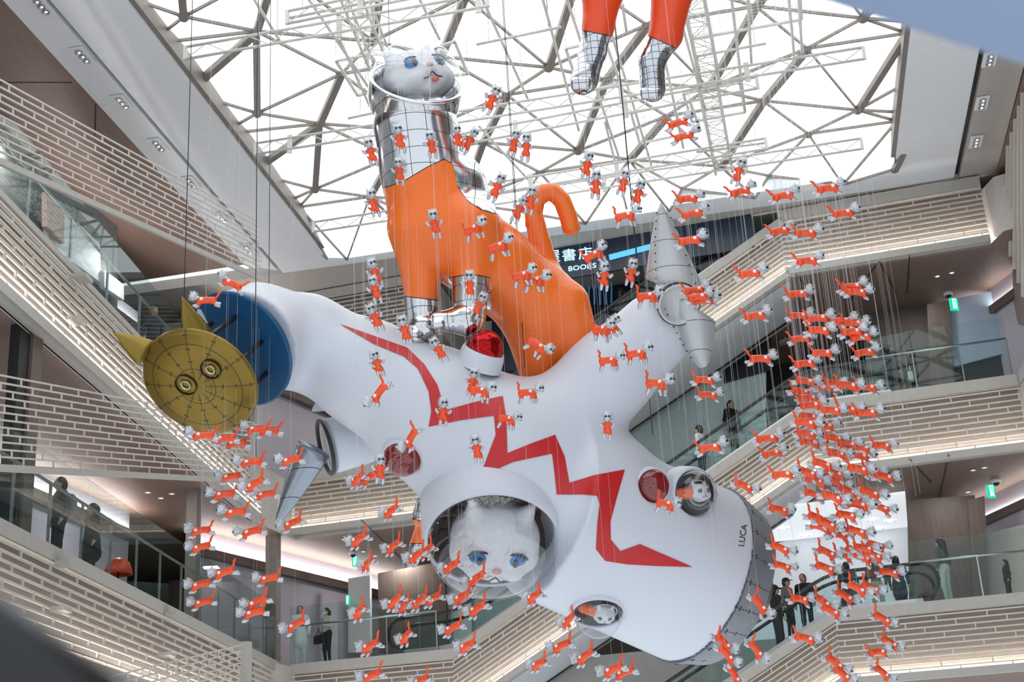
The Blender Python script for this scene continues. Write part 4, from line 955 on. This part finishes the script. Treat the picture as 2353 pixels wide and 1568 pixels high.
flock('R', LEAP, 'leaping orange toy cat hanging before the upper right escalator and shop', 'leaping toy cats before the upper right escalator',
      [(1794, 532), (1853, 537), (1725, 630), (1856, 601), (1834, 677), (1959, 661), (1970, 673), (1737, 727), (1837, 727), (1882, 733), (1935, 740), (1963, 744), (1884, 761), (1842, 780), (1959, 764), (1980, 776), (1749, 826), (1892, 813), (1989, 811), (1851, 837)], 19.2, 21.0, 2, 7, .2)
flock('R', LEAP, 'leaping orange toy cat in the dense swarm before the middle right parapet', 'leaping toy cats before the middle right parapet',
      [(1620, 875, 8), (1629, 909, 8), (1853, 878), (1901, 892), (1915, 883), (1949, 888), (1994, 892), (1842, 902), (1859, 916), (1865, 933), (1911, 945), (1949, 942), (1994, 950), (1859, 959), (1853, 974), (1897, 981), (1856, 999), (1863, 1019), (1918, 1009), (1949, 1023), (1980, 1030), (2028, 1026), (1765, 1009, 0), (1777, 1043, -5), (1634, 1030, -5), (1925, 1045), (1977, 1050)], 19.2, 21.5, 10, 8, .25)
flock('R', LEAP, 'orange toy cat plunging forward in the swarm before the lower right shop', 'plunging toy cats before the lower right shop',
      [(1801, 1092, 2), (1711, 1119, 30), (1856, 1088), (1892, 1069), (1918, 1090), (1973, 1080), (2004, 1085), (2032, 1097), (1873, 1107), (1925, 1111), (2001, 1135), (1872, 1138), (1915, 1145), (1963, 1145), (1949, 1130), (1973, 1162), (2025, 1169), (1791, 1173), (1946, 1186), (1880, 1193), (1887, 1214), (1901, 1206), (1970, 1223), (1928, 1231), (1794, 1262), (1799, 1303), (1901, 1272), (1939, 1278), (1966, 1269), (1987, 1262), (2014, 1255), (1983, 1283), (2007, 1279), (1897, 1307), (2045, 1317)], 19.2, 21.5, 24, 9, .25)
flock('R', LEAP, 'orange toy cat plunging steeply before the lowest right parapet and escalator', 'plunging toy cats before the lowest right parapet',
      [(1971, 1355), (2001, 1353), (1942, 1372), (1839, 1379, 15), (1892, 1386), (1911, 1407), (1746, 1393, 60), (2028, 1424), (1851, 1469, 20), (1737, 1496, 60), (1670, 1507, 55), (1663, 1479, 50), (1921, 1527), (1935, 1551), (2018, 1500, 5), (2045, 1479), (2028, 1548), (1687, 1555, 65)], 19.2, 21.5, 38, 7, .3)
flock('L', LEAP, 'orange toy cat leaping towards the left wall beside the golden dish', 'toy cats beside the golden dish',
      [(532, 653, -20), (472, 692, 5), (589, 988), (616, 992), (465, 1002), (516, 1009), (541, 1021)], 19.4, 21.0, 8, 5, .2)
flock('L', LEAP, 'orange toy cat leaping towards the left wall around the silver cone', 'toy cats around the silver cone',
      [(575, 1064), (668, 1059), (530, 1097), (585, 1114, 35), (609, 1138), (513, 1138), (539, 1179), (671, 1204, 30), (460, 1221), (577, 1224), (461, 1259)], 19.4, 21.5, 14, 5, .25)
flock('L', LEAP, 'orange toy cat leaping towards the left wall before the glass balustrade', 'toy cats before the left balustrade',
      [(515, 1317), (460, 1345), (616, 1331), (465, 1386), (590, 1386, 30), (582, 1410), (678, 1438, 35)], 19.4, 21.5, 20, 5, .25)
flock('B', LEAP, 'orange toy cat seen from behind with tail up, hanging below the rocket', 'toy cats seen from behind below the rocket',
      [(822, 1102), (846, 1100), (899, 1176), (825, 1241), (904, 1257), (845, 1297), (957, 1279), (983, 1266), (826, 1407), (907, 1383), (930, 1393), (964, 1383), (995, 1377), (1062, 1374), (1037, 1303), (1095, 1331), (1097, 1400), (1228, 1372), (933, 1465), (1040, 1445), (851, 1486), (1074, 1486), (1307, 1427), (1290, 1486), (1238, 1527), (1345, 1510), (1408, 1541), (1434, 1548), (854, 1555), (968, 1566)], 19.4, 20.3, 30, 10, .3)
wb = MB()
for p in WIRES:
    for s in (.0,):
        q = V(p) + RX * s; wb.tube([q, V([q[0], q[1], 15.6])], .0011, 3)
rw = random.Random(5)
for k in range(30):
    x, y = rw.uniform(1480, 2050), rw.uniform(420, 700); q = P(x, y, rw.uniform(19, 22)); wb.tube([q - V([0, 0, 3]), V([q[0], q[1], 15.6])], .0011, 3)
o = obj('suspension_wires', wb, mat('thin steel wire', S(200, 200, 198), .4, .5)); o['kind'] = 'stuff'; tag(o, 'hair thin steel wires holding up the flock of toy cats', 'wires')
def cable(p, d, label, top=15.4, chain=False):
    a = P(*p, d); c = obj('suspension_cable', MB().tube([a, V([a[0], a[1], top])], .007, 6), mat('dark blue rope', S(40, 52, 58), .6), None, True); tag(c, label, 'cable')
cable((912, 708), 22.3, 'rope holding the white rocket next to the left silver boot')
cable((1206, 846), 22.4, 'rope holding the white rocket in the notch between its arms')
cable((1471, 668), 22.4, 'rope holding the right arm of the rocket next to the grey shell')
cable((1500, 1000), 22.6, 'rope holding the white rocket trunk below its right arm')
cable((618, 690), 22.3, 'rope and chain holding the left arm behind the blue disc')
cable((586, 838), 20.6, 'rope hooked to the rim of the golden dish')
cable((1190, 540), 23.2, 'dark rope dropping to the back of the giant cat')
cable((423, 684), 20.7, 'rope holding the upright ear of the golden dish')
# ================================================================ glass balustrades and handrails
def glassrun(label, pts_fn, s0, s1, z0, z1, step=1.3, rail=None, inset=.06, posts=True, group=None, post_h=None, railmat=None):
    """run of glass panels along pts_fn(s, z, o)"""
    root = thing('glass_balustrade', label, 'balustrade', pts_fn(s0, z0, inset), group); n = max(1, int(round((s1 - s0) / step)))
    for k in range(n):
        a = s0 + (s1 - s0) * k / n + .012; b_ = s0 + (s1 - s0) * (k + 1) / n - .012
        q = [pts_fn(a, z0, inset), pts_fn(b_, z0, inset), pts_fn(b_, z1, inset), pts_fn(a, z1, inset)]; q2 = [pts_fn(a, z0, inset + .02), pts_fn(b_, z0, inset + .02), pts_fn(b_, z1, inset + .02), pts_fn(a, z1, inset + .02)]
        o = obj('glass_panel', MB().hexa(q + q2), GLS, root); fix_normals(o)
        if posts: obj('post', MB().beam(pts_fn(b_ + .012, z0, inset + .1), pts_fn(b_ + .012, post_h or z0 + 1.0, inset + .1), .05, .03, (1, 0, 0)), railmat or STAIN, root)
    if rail: obj('handrail', MB().tube([pts_fn(s0, rail, inset + .12), pts_fn(s1, rail, inset + .12)], .028, 8), railmat or STAIN, root, True)
    return root
lfn = lambda s, z, o=0.: lpY(s, z, o)
glassrun('glass balustrade before the dark dressed shoppers and the orange lamp', lfn, 13., 35.8, 4.87, 6.35, 1.45, rail=5.95, posts=True, post_h=5.95, railmat=GREYW)
glassrun('glass balustrade above the parapet behind the golden dish', lfn, 13., 33.2, 9.78, 11.2, 1.9, rail=10.8, railmat=STAIN)
glassrun('glass balustrade with steel handrail on the right landing', bpX, 2.6, 6.0, 10.12, 11.65, 1.1, rail=11.12)
glassrun('glass balustrade in front of the olive jacket shopper', bpX, 2.9, 6.0, 4.87, 6.35, 1.5, rail=5.85)
glassrun('glass balustrade before the lift lobby and masked shopper', bpX, -13.4, -9.2, 4.86, 6.4, 1.4, rail=5.9)
# ================================================================ escalators
def escalator(label, z0, z1, xb=-8.75, xt=1.0, eb=1.4, et=2.3):
    root = thing('escalator', label, 'escalator', bpX(xb, z0 - .1, 1.0)); sl = (z1 - z0) / (xt - xb)
    def zr(X): 
        return z0 if X < xb else z1 if X > xt else z0 + sl * (X - xb)
    xs = list(np.arange(xb - eb, xt + et, .25))
    zs = [zr(x) for x in xs]
    for it in range(3): zs = [zs[0]] + [(zs[i - 1] + zs[i] * 2 + zs[i + 1]) / 4 for i in range(1, len(zs) - 1)] + [zs[-1]]
    for off in (.22, 1.5):
        top = [bpX(x, z + .95, off) for x, z in zip(xs, zs)]; low = [bpX(x, z + .12, off) for x, z in zip(xs, zs)]
        def arc(x, z, sg): return [bpX(x + sg * .42 * math.sin(a), z + .535 + .415 * math.cos(a), off) for a in np.linspace(0, math.pi, 9)]
        loop = arc(xs[0], zs[0], -1)[::-1] + top + arc(xs[-1], zs[-1], 1)
        obj('handrail', MB().tube(loop, .045, 8), RUBBER, root, True)
        n = len(xs); b = MB(); th = V([.002, .02, 0])
        for i0 in range(0, n - 1, 6):
            i1 = min(i0 + 6, n - 1); bb = MB()
            for i in range(i0, i1): bb.hexa([low[i], low[i + 1], top[i + 1], top[i]] + [low[i] + th, low[i + 1] + th, top[i + 1] + th, top[i] + th])
            o = obj('glass_panel', bb, GLS, root); fix_normals(o)
        k = MB(); 
        for i in range(n - 1): k.hexa([low[i] - V([0, 0, .2]), low[i + 1] - V([0, 0, .2]), low[i + 1], low[i]] + [a + V([.008, .08, 0]) for a in (low[i] - V([0, 0, .2]), low[i + 1] - V([0, 0, .2]), low[i + 1], low[i])])
        o = obj('skirt_board', k, STAIN, root); fix_normals(o)
    st = int((z1 - z0) / .2)
    for k in range(st):
        x = xb + (xt - xb) * (k + .5) / st; z = z0 + (z1 - z0) * (k + 1) / st
        obj('step', MB().hexa([bpX(x - .25, z - .35, .32), bpX(x + .22, z - .35, .32), bpX(x + .22, z - .35, 1.4), bpX(x - .25, z - .35, 1.4)] + [bpX(x - .25, z - .18, .32), bpX(x + .22, z - .18, .32), bpX(x + .22, z - .18, 1.4), bpX(x - .25, z - .18, 1.4)]), STAIN, root)
escalator('escalator carrying the man in the black cap up to the crowded landing', -.35, 4.87)
escalator('escalator rising behind the cockpit dome to the landing with steel handrail', 4.86, 10.12)
escalator('escalator rising behind the grey riveted shell towards the skylight soffit', 10.12, 15.35)
# right wall band climbing towards the camera
def onX(px, py, X): r = ray(px, py); return r * (X / r[0])
q = [onX(2318, 130, 6.55), onX(2420, 130, 6.55), onX(2440, 735, 6.55), onX(2312, 560, 6.55)]
wf = thing('slatted_wall_screen', 'closely spaced upright slats on the right wall beside the exit sign', 'screen', q[3])
for k in range(12):
    s = k / 12; a = q[0] + (q[1] - q[0]) * s; c = q[3] + (q[2] - q[3]) * s
    if k < 5: c = c + (c - a) * (.04 * k)
    obj('slat', MB().beam(a, c, .05, .08, (1, 0, 0)), SLAT, wf)
a_, b_ = onX(2318, 130, 6.75), onX(2336, 742, 6.75)
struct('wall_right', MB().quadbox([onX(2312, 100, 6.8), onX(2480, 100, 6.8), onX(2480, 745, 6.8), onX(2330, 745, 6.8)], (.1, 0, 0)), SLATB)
rb = band('slatted_parapet', 'slatted beige parapet turning towards the camera on the right wall', V([6.1, 34.0, 10.12]), V([6.35, 24, 10.12]), V([6.35, 24, 8.22]), V([6.1, 34.0, 8.22]), 10, (1, 0, 0))
# ================================================================ signs, cameras, lamps
GREEN = mat('lit green exit sign', S(0, 170, 130), .4, emit=1.1, ecol=S(0, 190, 150)); SIGNW = mat('lit white pictogram', S(235, 255, 248), .4, emit=1.6, ecol=(.9, 1, .96))
def exit_sign(px, py, plane_fn, off, w, h, label, sk=0.):
    c = plane_fn(px, py, off); ax = nz(V([1, -.1 + sk, 0])); up = V([0, 0, 1.]); n = np.cross(ax, up); n = n if n[1] < 0 else -n; t = thing('exit_sign', label, 'sign', c - up * h / 2)
    B = [ax, n, up]; obj('housing', MB().box(c, w, .06, h, B), GREEN, t)
    q = lambda x, z: c + ax * x * w + up * z * h + n * .034
    m = MB()
    m.box(q(-.18, 0), w * .06, .006, h * .8, B); m.box(q(0.02, .41), w * .46, .006, h * .06, B); m.box(q(.23, 0), w * .06, .006, h * .8, B)
    m.ell(q(.04, .24), w * .06, .004, w * .06, B, 10, 6)
    for x0, z0, x1, z1 in ((.02, .14, -.02, -.08), (-.02, -.08, .10, -.2), (.10, -.2, .08, -.36), (-.02, -.08, -.1, -.34), (.02, .12, .13, .04), (.02, .12, -.1, .02)): m.beam(q(x0, z0), q(x1, z1), w * .06, .006, n)
    o = obj('pictogram', m, SIGNW, t); o['kind'] = 'stuff'; return t
exit_sign(2192, 700, BP, 1.6, .22, .34, 'green exit sign below the wood ceiling over the steel handrail', .5)
exit_sign(2277, 1130, BP, 2.6, .20, .34, 'green exit sign below the wood ceiling over the crowded landing', .5)
exit_sign(816, 1291, BP, 3.0, .18, .30, 'green exit sign below the camera dome left of the cockpit')
exit_sign(799, 1380, BP, 3.2, .10, .28, 'narrow green exit sign beside the lift lobby')
CAMW = mat('white camera housing', S(226, 226, 226), .4)
def cctv(px, py, z, label):
    c = onz(px, py, z); t = thing('dome_camera', label, 'camera', c)
    obj('housing', MB().lathe([(.0, .0), (.13, 0), (.13, -.06), (.11, -.1), (.09, -.1)], c, (0, 0, 1), 20), CAMW, t, True)
    obj('dome', MB().ell(c - V([0, 0, .1]), .085, .085, .08, n=14, k=8), RUBBER, t, True)
cctv(2178, 672, 13.7, 'white dome camera on the wood ceiling above the upper exit sign')
cctv(2288, 1102, 8.3, 'white dome camera on the wood ceiling above the lower right exit sign')
cctv(811, 1268, 8.3, 'white dome camera on the wood ceiling beside the hanging cat leg')
def spot(px, py, z, label, group):
    c = onz(px, py, z); t = thing('ceiling_spotlight', label, 'spotlight', c, group)
    obj('ring', MB().lathe([(.05, -.012), (.075, -.012), (.075, 0), (.05, 0)], c, (0, 0, 1), 16), CAMW, t); obj('lens', MB().lathe([(.0, -.006), (.05, -.006)], c, (0, 0, 1), 14), LENS, t)
for p in [(2154, 635), (2145, 700), (2187, 627)]: spot(*p, 13.7, 'small recessed spotlight in the wood ceiling above the steel handrail', 'spotlights above the steel handrail')
for p in [(2236, 1081), (2224, 1131), (2262, 1075)]: spot(*p, 8.3, 'small recessed spotlight in the wood ceiling above the crowded landing', 'spotlights above the crowded landing')
for p in [(835, 1268), (790, 1240), (862, 1278)]: spot(*p, 8.3, 'small recessed spotlight in the wood ceiling left of the cockpit', 'spotlights left of the cockpit')
for p in [(340, 1132), (370, 1145), (395, 1135)]: spot(*p, 8.3, 'small recessed spotlight in the wood ceiling above the dark dressed shoppers', 'spotlights above the left balustrade')
for i, p in enumerate([(1800, 1215), (1850, 1232), (1905, 1205), (1960, 1215), (2005, 1195), (2045, 1198), (2020, 1215), (1870, 1205)]):
    c = onz(*p, 8.03); t = thing('shop_downlight', 'round glowing downlight in the bright shop ceiling', 'downlight', c, 'downlights of the bright shop')
    obj('ring', MB().lathe([(.1, -.012), (.13, -.012), (.13, 0), (.1, 0)], c, (0, 0, 1), 16), CAMW, t); obj('lens', MB().lathe([(.0, -.006), (.1, -.006)], c, (0, 0, 1), 14), LED, t)
# wood ceiling joints
for z, segs in ((13.69, [((2020, 600), (1955, 690)), ((2090, 585), (2084, 675)), ((2020, 600), (2060, 675)), ((1830, 630), (1880, 700)), ((1785, 650), (1770, 695))]), (8.29, [((2180, 1045), (2155, 1160)), ((2090, 1055), (2140, 1110)), ((830, 1195), (925, 1290))]), (ZS + .015, [((0, 190), (165, 190)), ((220, 240), (218, 310))])):
    for a, b_ in segs: struct('trim_13', MB().beam(onz(*a, z), onz(*b_, z), .025, .02), DARK)
# book shop sign
SGN = mat('cyan white sign letters', S(190, 240, 255), .4, emit=2.2, ecol=S(170, 235, 255))
def sign_text(name, s, px0, px1, py, hpx, off, parent):
    me = textmesh(s, 1.0); xs = [v.co.x for v in me.vertices]; ys = [v.co.y for v in me.vertices]; x0, x1, y0, y1 = min(xs), max(xs), min(ys), max(ys)
    a, c = BP(px0[0], px0[1], off), BP(px1[0], px1[1], off); ax = c - a; ax[2] = ax[2]; h = hpx * 34.5 / FPX; b = MB()
    vs = [a + ax * ((v.co.x - x0) / (x1 - x0)) + V([0, 0, 1.]) * h * ((v.co.y - y0) / (y1 - y0)) for v in me.vertices]
    b.add(vs + [p + V([.01, .05, 0]) for p in vs], [tuple(p.vertices) for p in me.polygons]); return obj(name, b, SGN, parent)
sg = thing('shop_sign', 'glowing white book shop sign on dark blue front behind the curled tail', 'sign', BP(1225, 630, -.03))
for i, ch in enumerate('蔦屋書店'):
    x = 1219 + i * 37.; sign_text('letter', ch, (x, 609 - i * 4.), (x + 31, 605.5 - i * 4.), 0, 33, -.03, sg)
sign_text('letter_row', 'TSUTAYA', (1188, 640), (1293, 625.5), 0, 13, -.03, sg)
sign_text('letter_row', 'BOOKS', (1307, 623.5), (1370, 615), 0, 13, -.03, sg)
# orange dome lamp behind the left balustrade, pale display boards
lp_ = LP(272, 1310, 1.2); t = thing('orange_dome_lamp', 'glossy orange dome shade lamp behind the left glass balustrade', 'lamp', V([lp_[0], lp_[1], 4.87]))
cz = V([lp_[0], lp_[1], lp_[2] - .05]); obj('shade', MB().lathe([(.0, .3), (.12, .28), (.22, .2), (.28, .05), (.29, -.05), (.27, -.05)], cz, (0, 0, 1), 24), ORG2, t, True); obj('stem', MB().tube([V([lp_[0], lp_[1], 4.85]), cz + V([0, 0, .25])], .025, 8), DARK, t, True)
# ================================================================ people
SKIN = mat('skin', S(196, 156, 134), .55, var=.04)
def cl(name, rgb): return mat('cloth ' + name, S(*rgb), .8, var=.08, scale=14)
HAIRB = mat('black hair', S(26, 22, 22), .5)
def person(label, foot, face, top, bottom, hair='short', haircol=None, h=1.68, shoe=None, extras=(), arm='down', coat=False, cap=False, mask=False, walk=0.):
    f = nz(V([face[0], face[1], 0.])); l = np.cross(V([0, 0, 1.]), f); k = h / 1.7; foot = V(foot)
    q = lambda x, y, z: foot + (l * x + f * y) * k + V([0, 0, z * k]); B = [l, f, V([0, 0, 1.])]
    T, M_, SK, SH = {'m': 0}, {'m': 1}, {'m': 2, 'k': .015}, {'m': 3}
    c = lambda a, b_, ra, rb, m: ('c', q(*a), q(*b_), ra * k, rb * k, m)
    pr = [c((0, 0, 1.02), (0, .01, 1.2), .125, .125, T), ('e', q(0, .0, 1.3), (.19 * k, .12 * k, .19 * k), B, T), c((-.15, 0, 1.4), (.15, 0, 1.4), .06, .06, T), ('e', q(0, -.01, .96), (.17 * k, .13 * k, .13 * k), B, M_),
          c((0, .0, 1.42), (0, .02, 1.5), .055, .05, SK), ('e', q(0, .03, 1.59), (.075 * k, .095 * k, .115 * k), B, SK), ('e', q(0, .125, 1.575), (.014 * k, .022 * k, .02 * k), B, SK), ('e', q(.075, .02, 1.58), (.014 * k, .022 * k, .03 * k), B, SK), ('e', q(-.075, .02, 1.58), (.014 * k, .022 * k, .03 * k), B, SK)]
    for s in (-1, 1):
        w = walk * s
        pr += [c((.09 * s, 0, .92), (.1 * s, .02 + w * .5, .5), .088, .062, M_), c((.1 * s, .02 + w * .5, .5), (.1 * s, -.02 + w, .1), .058, .042, M_), c((.1 * s, -.03 + w, .045), (.11 * s, .13 + w, .035), .045, .036, SH)]
        if arm == 'fold' or (arm == 'one' and s == 1) or arm == 'up':
            e = (.23 * s, .02, 1.14); hd = (.08 * s, .25, 1.18) if arm != 'up' else (.1 * s, .3, 1.42)
        else: e = (.25 * s, -.03, 1.12); hd = (.25 * s, .06, .88)
        m1 = tuple(V(e) * .25 + V(hd) * .75)
        pr += [c((.19 * s, 0, 1.39), e, .058, .045, T), c(e, m1, .045, .036, T), c(m1, hd, .032, .03, SK)]
        hv = V(hd); dr = nz(hv - V(m1)); 
        for i in range(4): o0 = V([(.026 - .017 * i), 0, 0]); pr.append(c(tuple(hv + o0), tuple(hv + o0 + dr * (.085 - .008 * abs(i - 1)) + V([0, .015, 0])), .0105, .008, {'m': 2, 'k': .006}))
        pr.append(c(tuple(hv), tuple(hv + dr * .04 + V([-.04 * s, .02, 0])), .012, .009, {'m': 2, 'k': .006}))
    if coat: pr.append(c((0, 0, 1.1), (0, 0, .72), .15, .2, T))
    root = thing('person', label, 'person', foot)
    me = sdf_mesh('body', pr, .018 * k, .045 * k, off=foot); obj('body', me, [top, bottom, SKIN, shoe or DARK], root)
    hc_ = haircol or HAIRB
    hp = [('e', q(0, .0, 1.625), (.092 * k, .105 * k, .10 * k), B, {}), ('e', q(0, -.04, 1.57), (.088 * k, .08 * k, .10 * k), B, {})]
    if hair == 'long': hp += [c((0, -.07, 1.58), (0, -.09, 1.34), .085, .07, {}), c((.06, -.03, 1.58), (.08, 0, 1.4), .035, .025, {}), c((-.06, -.03, 1.58), (-.08, 0, 1.4), .035, .025, {})]
    if hair == 'bob': hp += [c((.07, -.02, 1.6), (.08, .0, 1.5), .035, .03, {}), c((-.07, -.02, 1.6), (-.08, .0, 1.5), .035, .03, {}), c((0, -.06, 1.6), (0, -.07, 1.5), .08, .07, {})]
    # keep the face clear
    hm = sdf_mesh('hair', hp, .016 * k, .03 * k, off=foot); obj('hair', hm, hc_, root)
    e = MB()
    for s in (-1, 1): e.ell(q(.03 * s, .118, 1.6), .011 * k, .008 * k, .008 * k, B, 8, 6)
    o = obj('eyes', e, BLK, root); o['kind'] = 'stuff'
    obj('mouth', MB().tube([q(-.022, .118, 1.53), q(0, .124, 1.528), q(.022, .118, 1.53)], .004 * k, 5), mat('lips', S(150, 90, 84), .5), root)
    if cap:
        m = MB(); m.ell(q(0, .0, 1.645), .1 * k, .112 * k, .085 * k, B, 16, 8, a0=-.1); m.add(*(lambda vs: (vs, [(0, 1, 2, 3, 4), (9, 8, 7, 6, 5)] + [(i, i + 5, (i + 1) % 5 + 5, (i + 1) % 5) for i in range(5)]))([q(x, y, z + d) for d in (0, .012) for x, y, z in ((-.085, .07, 1.64), (-.06, .19, 1.62), (0, .21, 1.62), (.06, .19, 1.62), (.085, .07, 1.64))]))
        obj('cap', m, cl('black', (24, 24, 26)), root, True)
    if mask: obj('face_mask', MB().ell(q(0, .105, 1.54), .06 * k, .04 * k, .045 * k, B, 12, 8), mat('white mask', S(226, 228, 230), .7), root, True)
    for ex in extras:
        if ex[0] == 'bag': o = obj('bag', MB().box(q(*ex[1]), .3 * k, .13 * k, .24 * k, B), ex[2], root); obj('bag_strap', MB().tube([q(ex[1][0] - .12, ex[1][1], ex[1][2] + .12), q(ex[1][0], ex[1][1], ex[1][2] + .33), q(ex[1][0] + .12, ex[1][1], ex[1][2] + .12)], .012, 6), ex[2], root)
        if ex[0] == 'pack': m = sdf_mesh('backpack', [('e', q(0, -.2, 1.22), (.15 * k, .1 * k, .22 * k), B, {})], .02, .03, off=foot); obj('backpack', m, ex[1], root)
        if ex[0] == 'skirt': obj('skirt', MB().lathe([(.15, 1.0), (.2, .8), (.3, .45), (.29, .45), (.14, 1.0)], foot, (0, 0, 1), 20), ex[1], root, True)
    return root
def at(px, fn, off, z, py=1000):
    """ground point below a pixel column on a plane"""
    y0 = py
    for it in range(40):
        p = fn(px, y0, off); y0 += (p[2] - z) * 70
    p = fn(px, y0, off); p[2] = z; return p
def on_esc(px, z0, z1, off=.85):
    xs = np.linspace(-8.7, .95, 400); zz = z0 + (z1 - z0) * (xs + 8.75) / 9.75 - .16
    k = int(np.argmin([abs(proj(bpX(x, z + .8, off))[0] - px) for x, z in zip(xs, zz)])); return bpX(xs[k], zz[k], off)
BLKC = cl('black', (26, 26, 28)); WHC = cl('white', (220, 222, 224)); GRYC = cl('grey', (120, 124, 128)); OLV = cl('olive', (92, 92, 80)); PALE = cl('pale green', (196, 208, 198)); NVYC = cl('navy', (40, 48, 62)); PURC = cl('plum', (96, 84, 98)); REDC = cl('rust red', (150, 62, 48)); BEI = cl('beige', (196, 188, 176))
person('man in black shirt and black cap riding the escalator', on_esc(1787, -.35, 4.87), (.9, .45), BLKC, BLKC, cap=True, h=1.78, arm='one')
person('shopper in olive jacket and pale wide trousers at the glass balustrade', at(2183, BP, .9, 4.82, 1390), (-.8, .6), OLV, PALE, hair='long', h=1.66)
person('long haired shopper in black near the cream wall', at(2325, BP, 1.6, 4.82, 1380), (-.9, -.2), BLKC, BLKC, hair='long', h=1.1)
person('tall man in black standing in front of the bright shop', at(1862, BP, 4.8, 4.82, 1350), (-.3, -.9), BLKC, NVYC, h=1.8)
person('man with grey shirt and cap in front of the bright shop', at(1822, BP, 4.6, 4.82, 1350), (.8, -.5), GRYC, BLKC, cap=True, h=1.7)
person('shopper in plum skirt behind the escalator newel', at(1962, BP, 2.6, 4.82, 1370), (.2, 1), PURC, PURC, hair='long', extras=(('skirt', PURC),), h=1.62)
person('shopper in rust red top behind the escalator newel', at(2027, BP, 2.6, 4.82, 1370), (-.2, 1), REDC, BEI, h=1.7)
person('dark haired shopper in navy coat before the bright shop', at(2078, BP, 2.4, 4.82, 1370), (.3, .9), NVYC, BLKC, hair='long', coat=True, h=1.6)
person('man in black leaning at the glass of the upper right landing', at(2062, BP, .9, 9.91, 900), (.8, .5), BLKC, BLKC, h=1.74, arm='one')
person('shopper with white bag on the upper right landing', at(2112, BP, 1.0, 9.91, 900), (-.9, .2), NVYC, BLKC, hair='bob', h=1.55, extras=(('bag', (.3, .05, .8), WHC),))
person('person in black at the head of the middle escalator', at(1692, BP, 3.9, 9.91, 900), (.6, -.7), BLKC, BLKC, h=1.72)
person('man in white shirt riding the middle escalator', on_esc(1613, 4.86, 10.12), (-.9, .3), WHC, NVYC, h=1.72)
person('person in dark jacket on the escalator beneath the book shop sign', on_esc(1338, 10.12, 15.35), (.7, -.6), BLKC, BLKC, h=1.7)
person('dark haired person on the escalator past the book shop sign', on_esc(1434, 10.12, 15.35), (.5, .8), BLKC, BLKC, hair='long', h=1.65)
person('shopper in dark jacket with grey backpack behind the left balustrade', at(128, LP, .75, 4.82, 1290), (-.6, -.7), NVYC, BLKC, h=1.72, extras=(('pack', GRYC),))
person('shopper in dark coat looking down behind the left balustrade', at(205, LP, .75, 4.82, 1310), (-.6, -.7), BLKC, BLKC, hair='bob', h=1.62, coat=True)
person('shopper with teal hair in long white coat near the lift lobby', at(690, BP, .7, 4.82, 1530), (.2, -1), WHC, WHC, hair='long', haircol=mat('teal hair', S(30, 110, 130), .5), coat=True, h=1.7, extras=(('pack', BLKC),))
person('masked shopper in white jacket carrying a black bag', at(752, BP, .7, 4.82, 1530), (-.5, -.8), BEI, BLKC, hair='bob', mask=True, h=1.56, extras=(('bag', (-.28, .1, .8), BLKC),), arm='one')
person('person with red hair leaning over the upper left balustrade', at(348, LP, .6, 9.8, 850), (.8, -.5), NVYC, BLKC, hair='long', haircol=mat('red hair', S(140, 36, 48), .5), h=1.62)
# ================================================================ near things out of focus
q = [P(1880, -20, 2.3), P(2380, 140, 2.3), P(2420, -300, 2.3), P(1880, -320, 2.3)]
o = obj('overhead_panel', MB().quadbox(q, RF * .04), mat('blue grey satin panel', S(126, 144, 172), .5, var=.02)); fix_normals(o); tag(o, 'blurred blue grey panel edge close overhead at the right', 'panel')
a, c = P(-290, 1335, .95), P(300, 1775, .95)
t = thing('near_handrail', 'blurred black handrail close by at the lower left', 'handrail', a); obj('grip', MB().tube([a, a * .5 + c * .5, c], .045, 16), RUBBER, t, True); obj('guide', MB().beam(a + RD * .06, c + RD * .06, .05, .12, (0, 0, 1)), DARK, t)
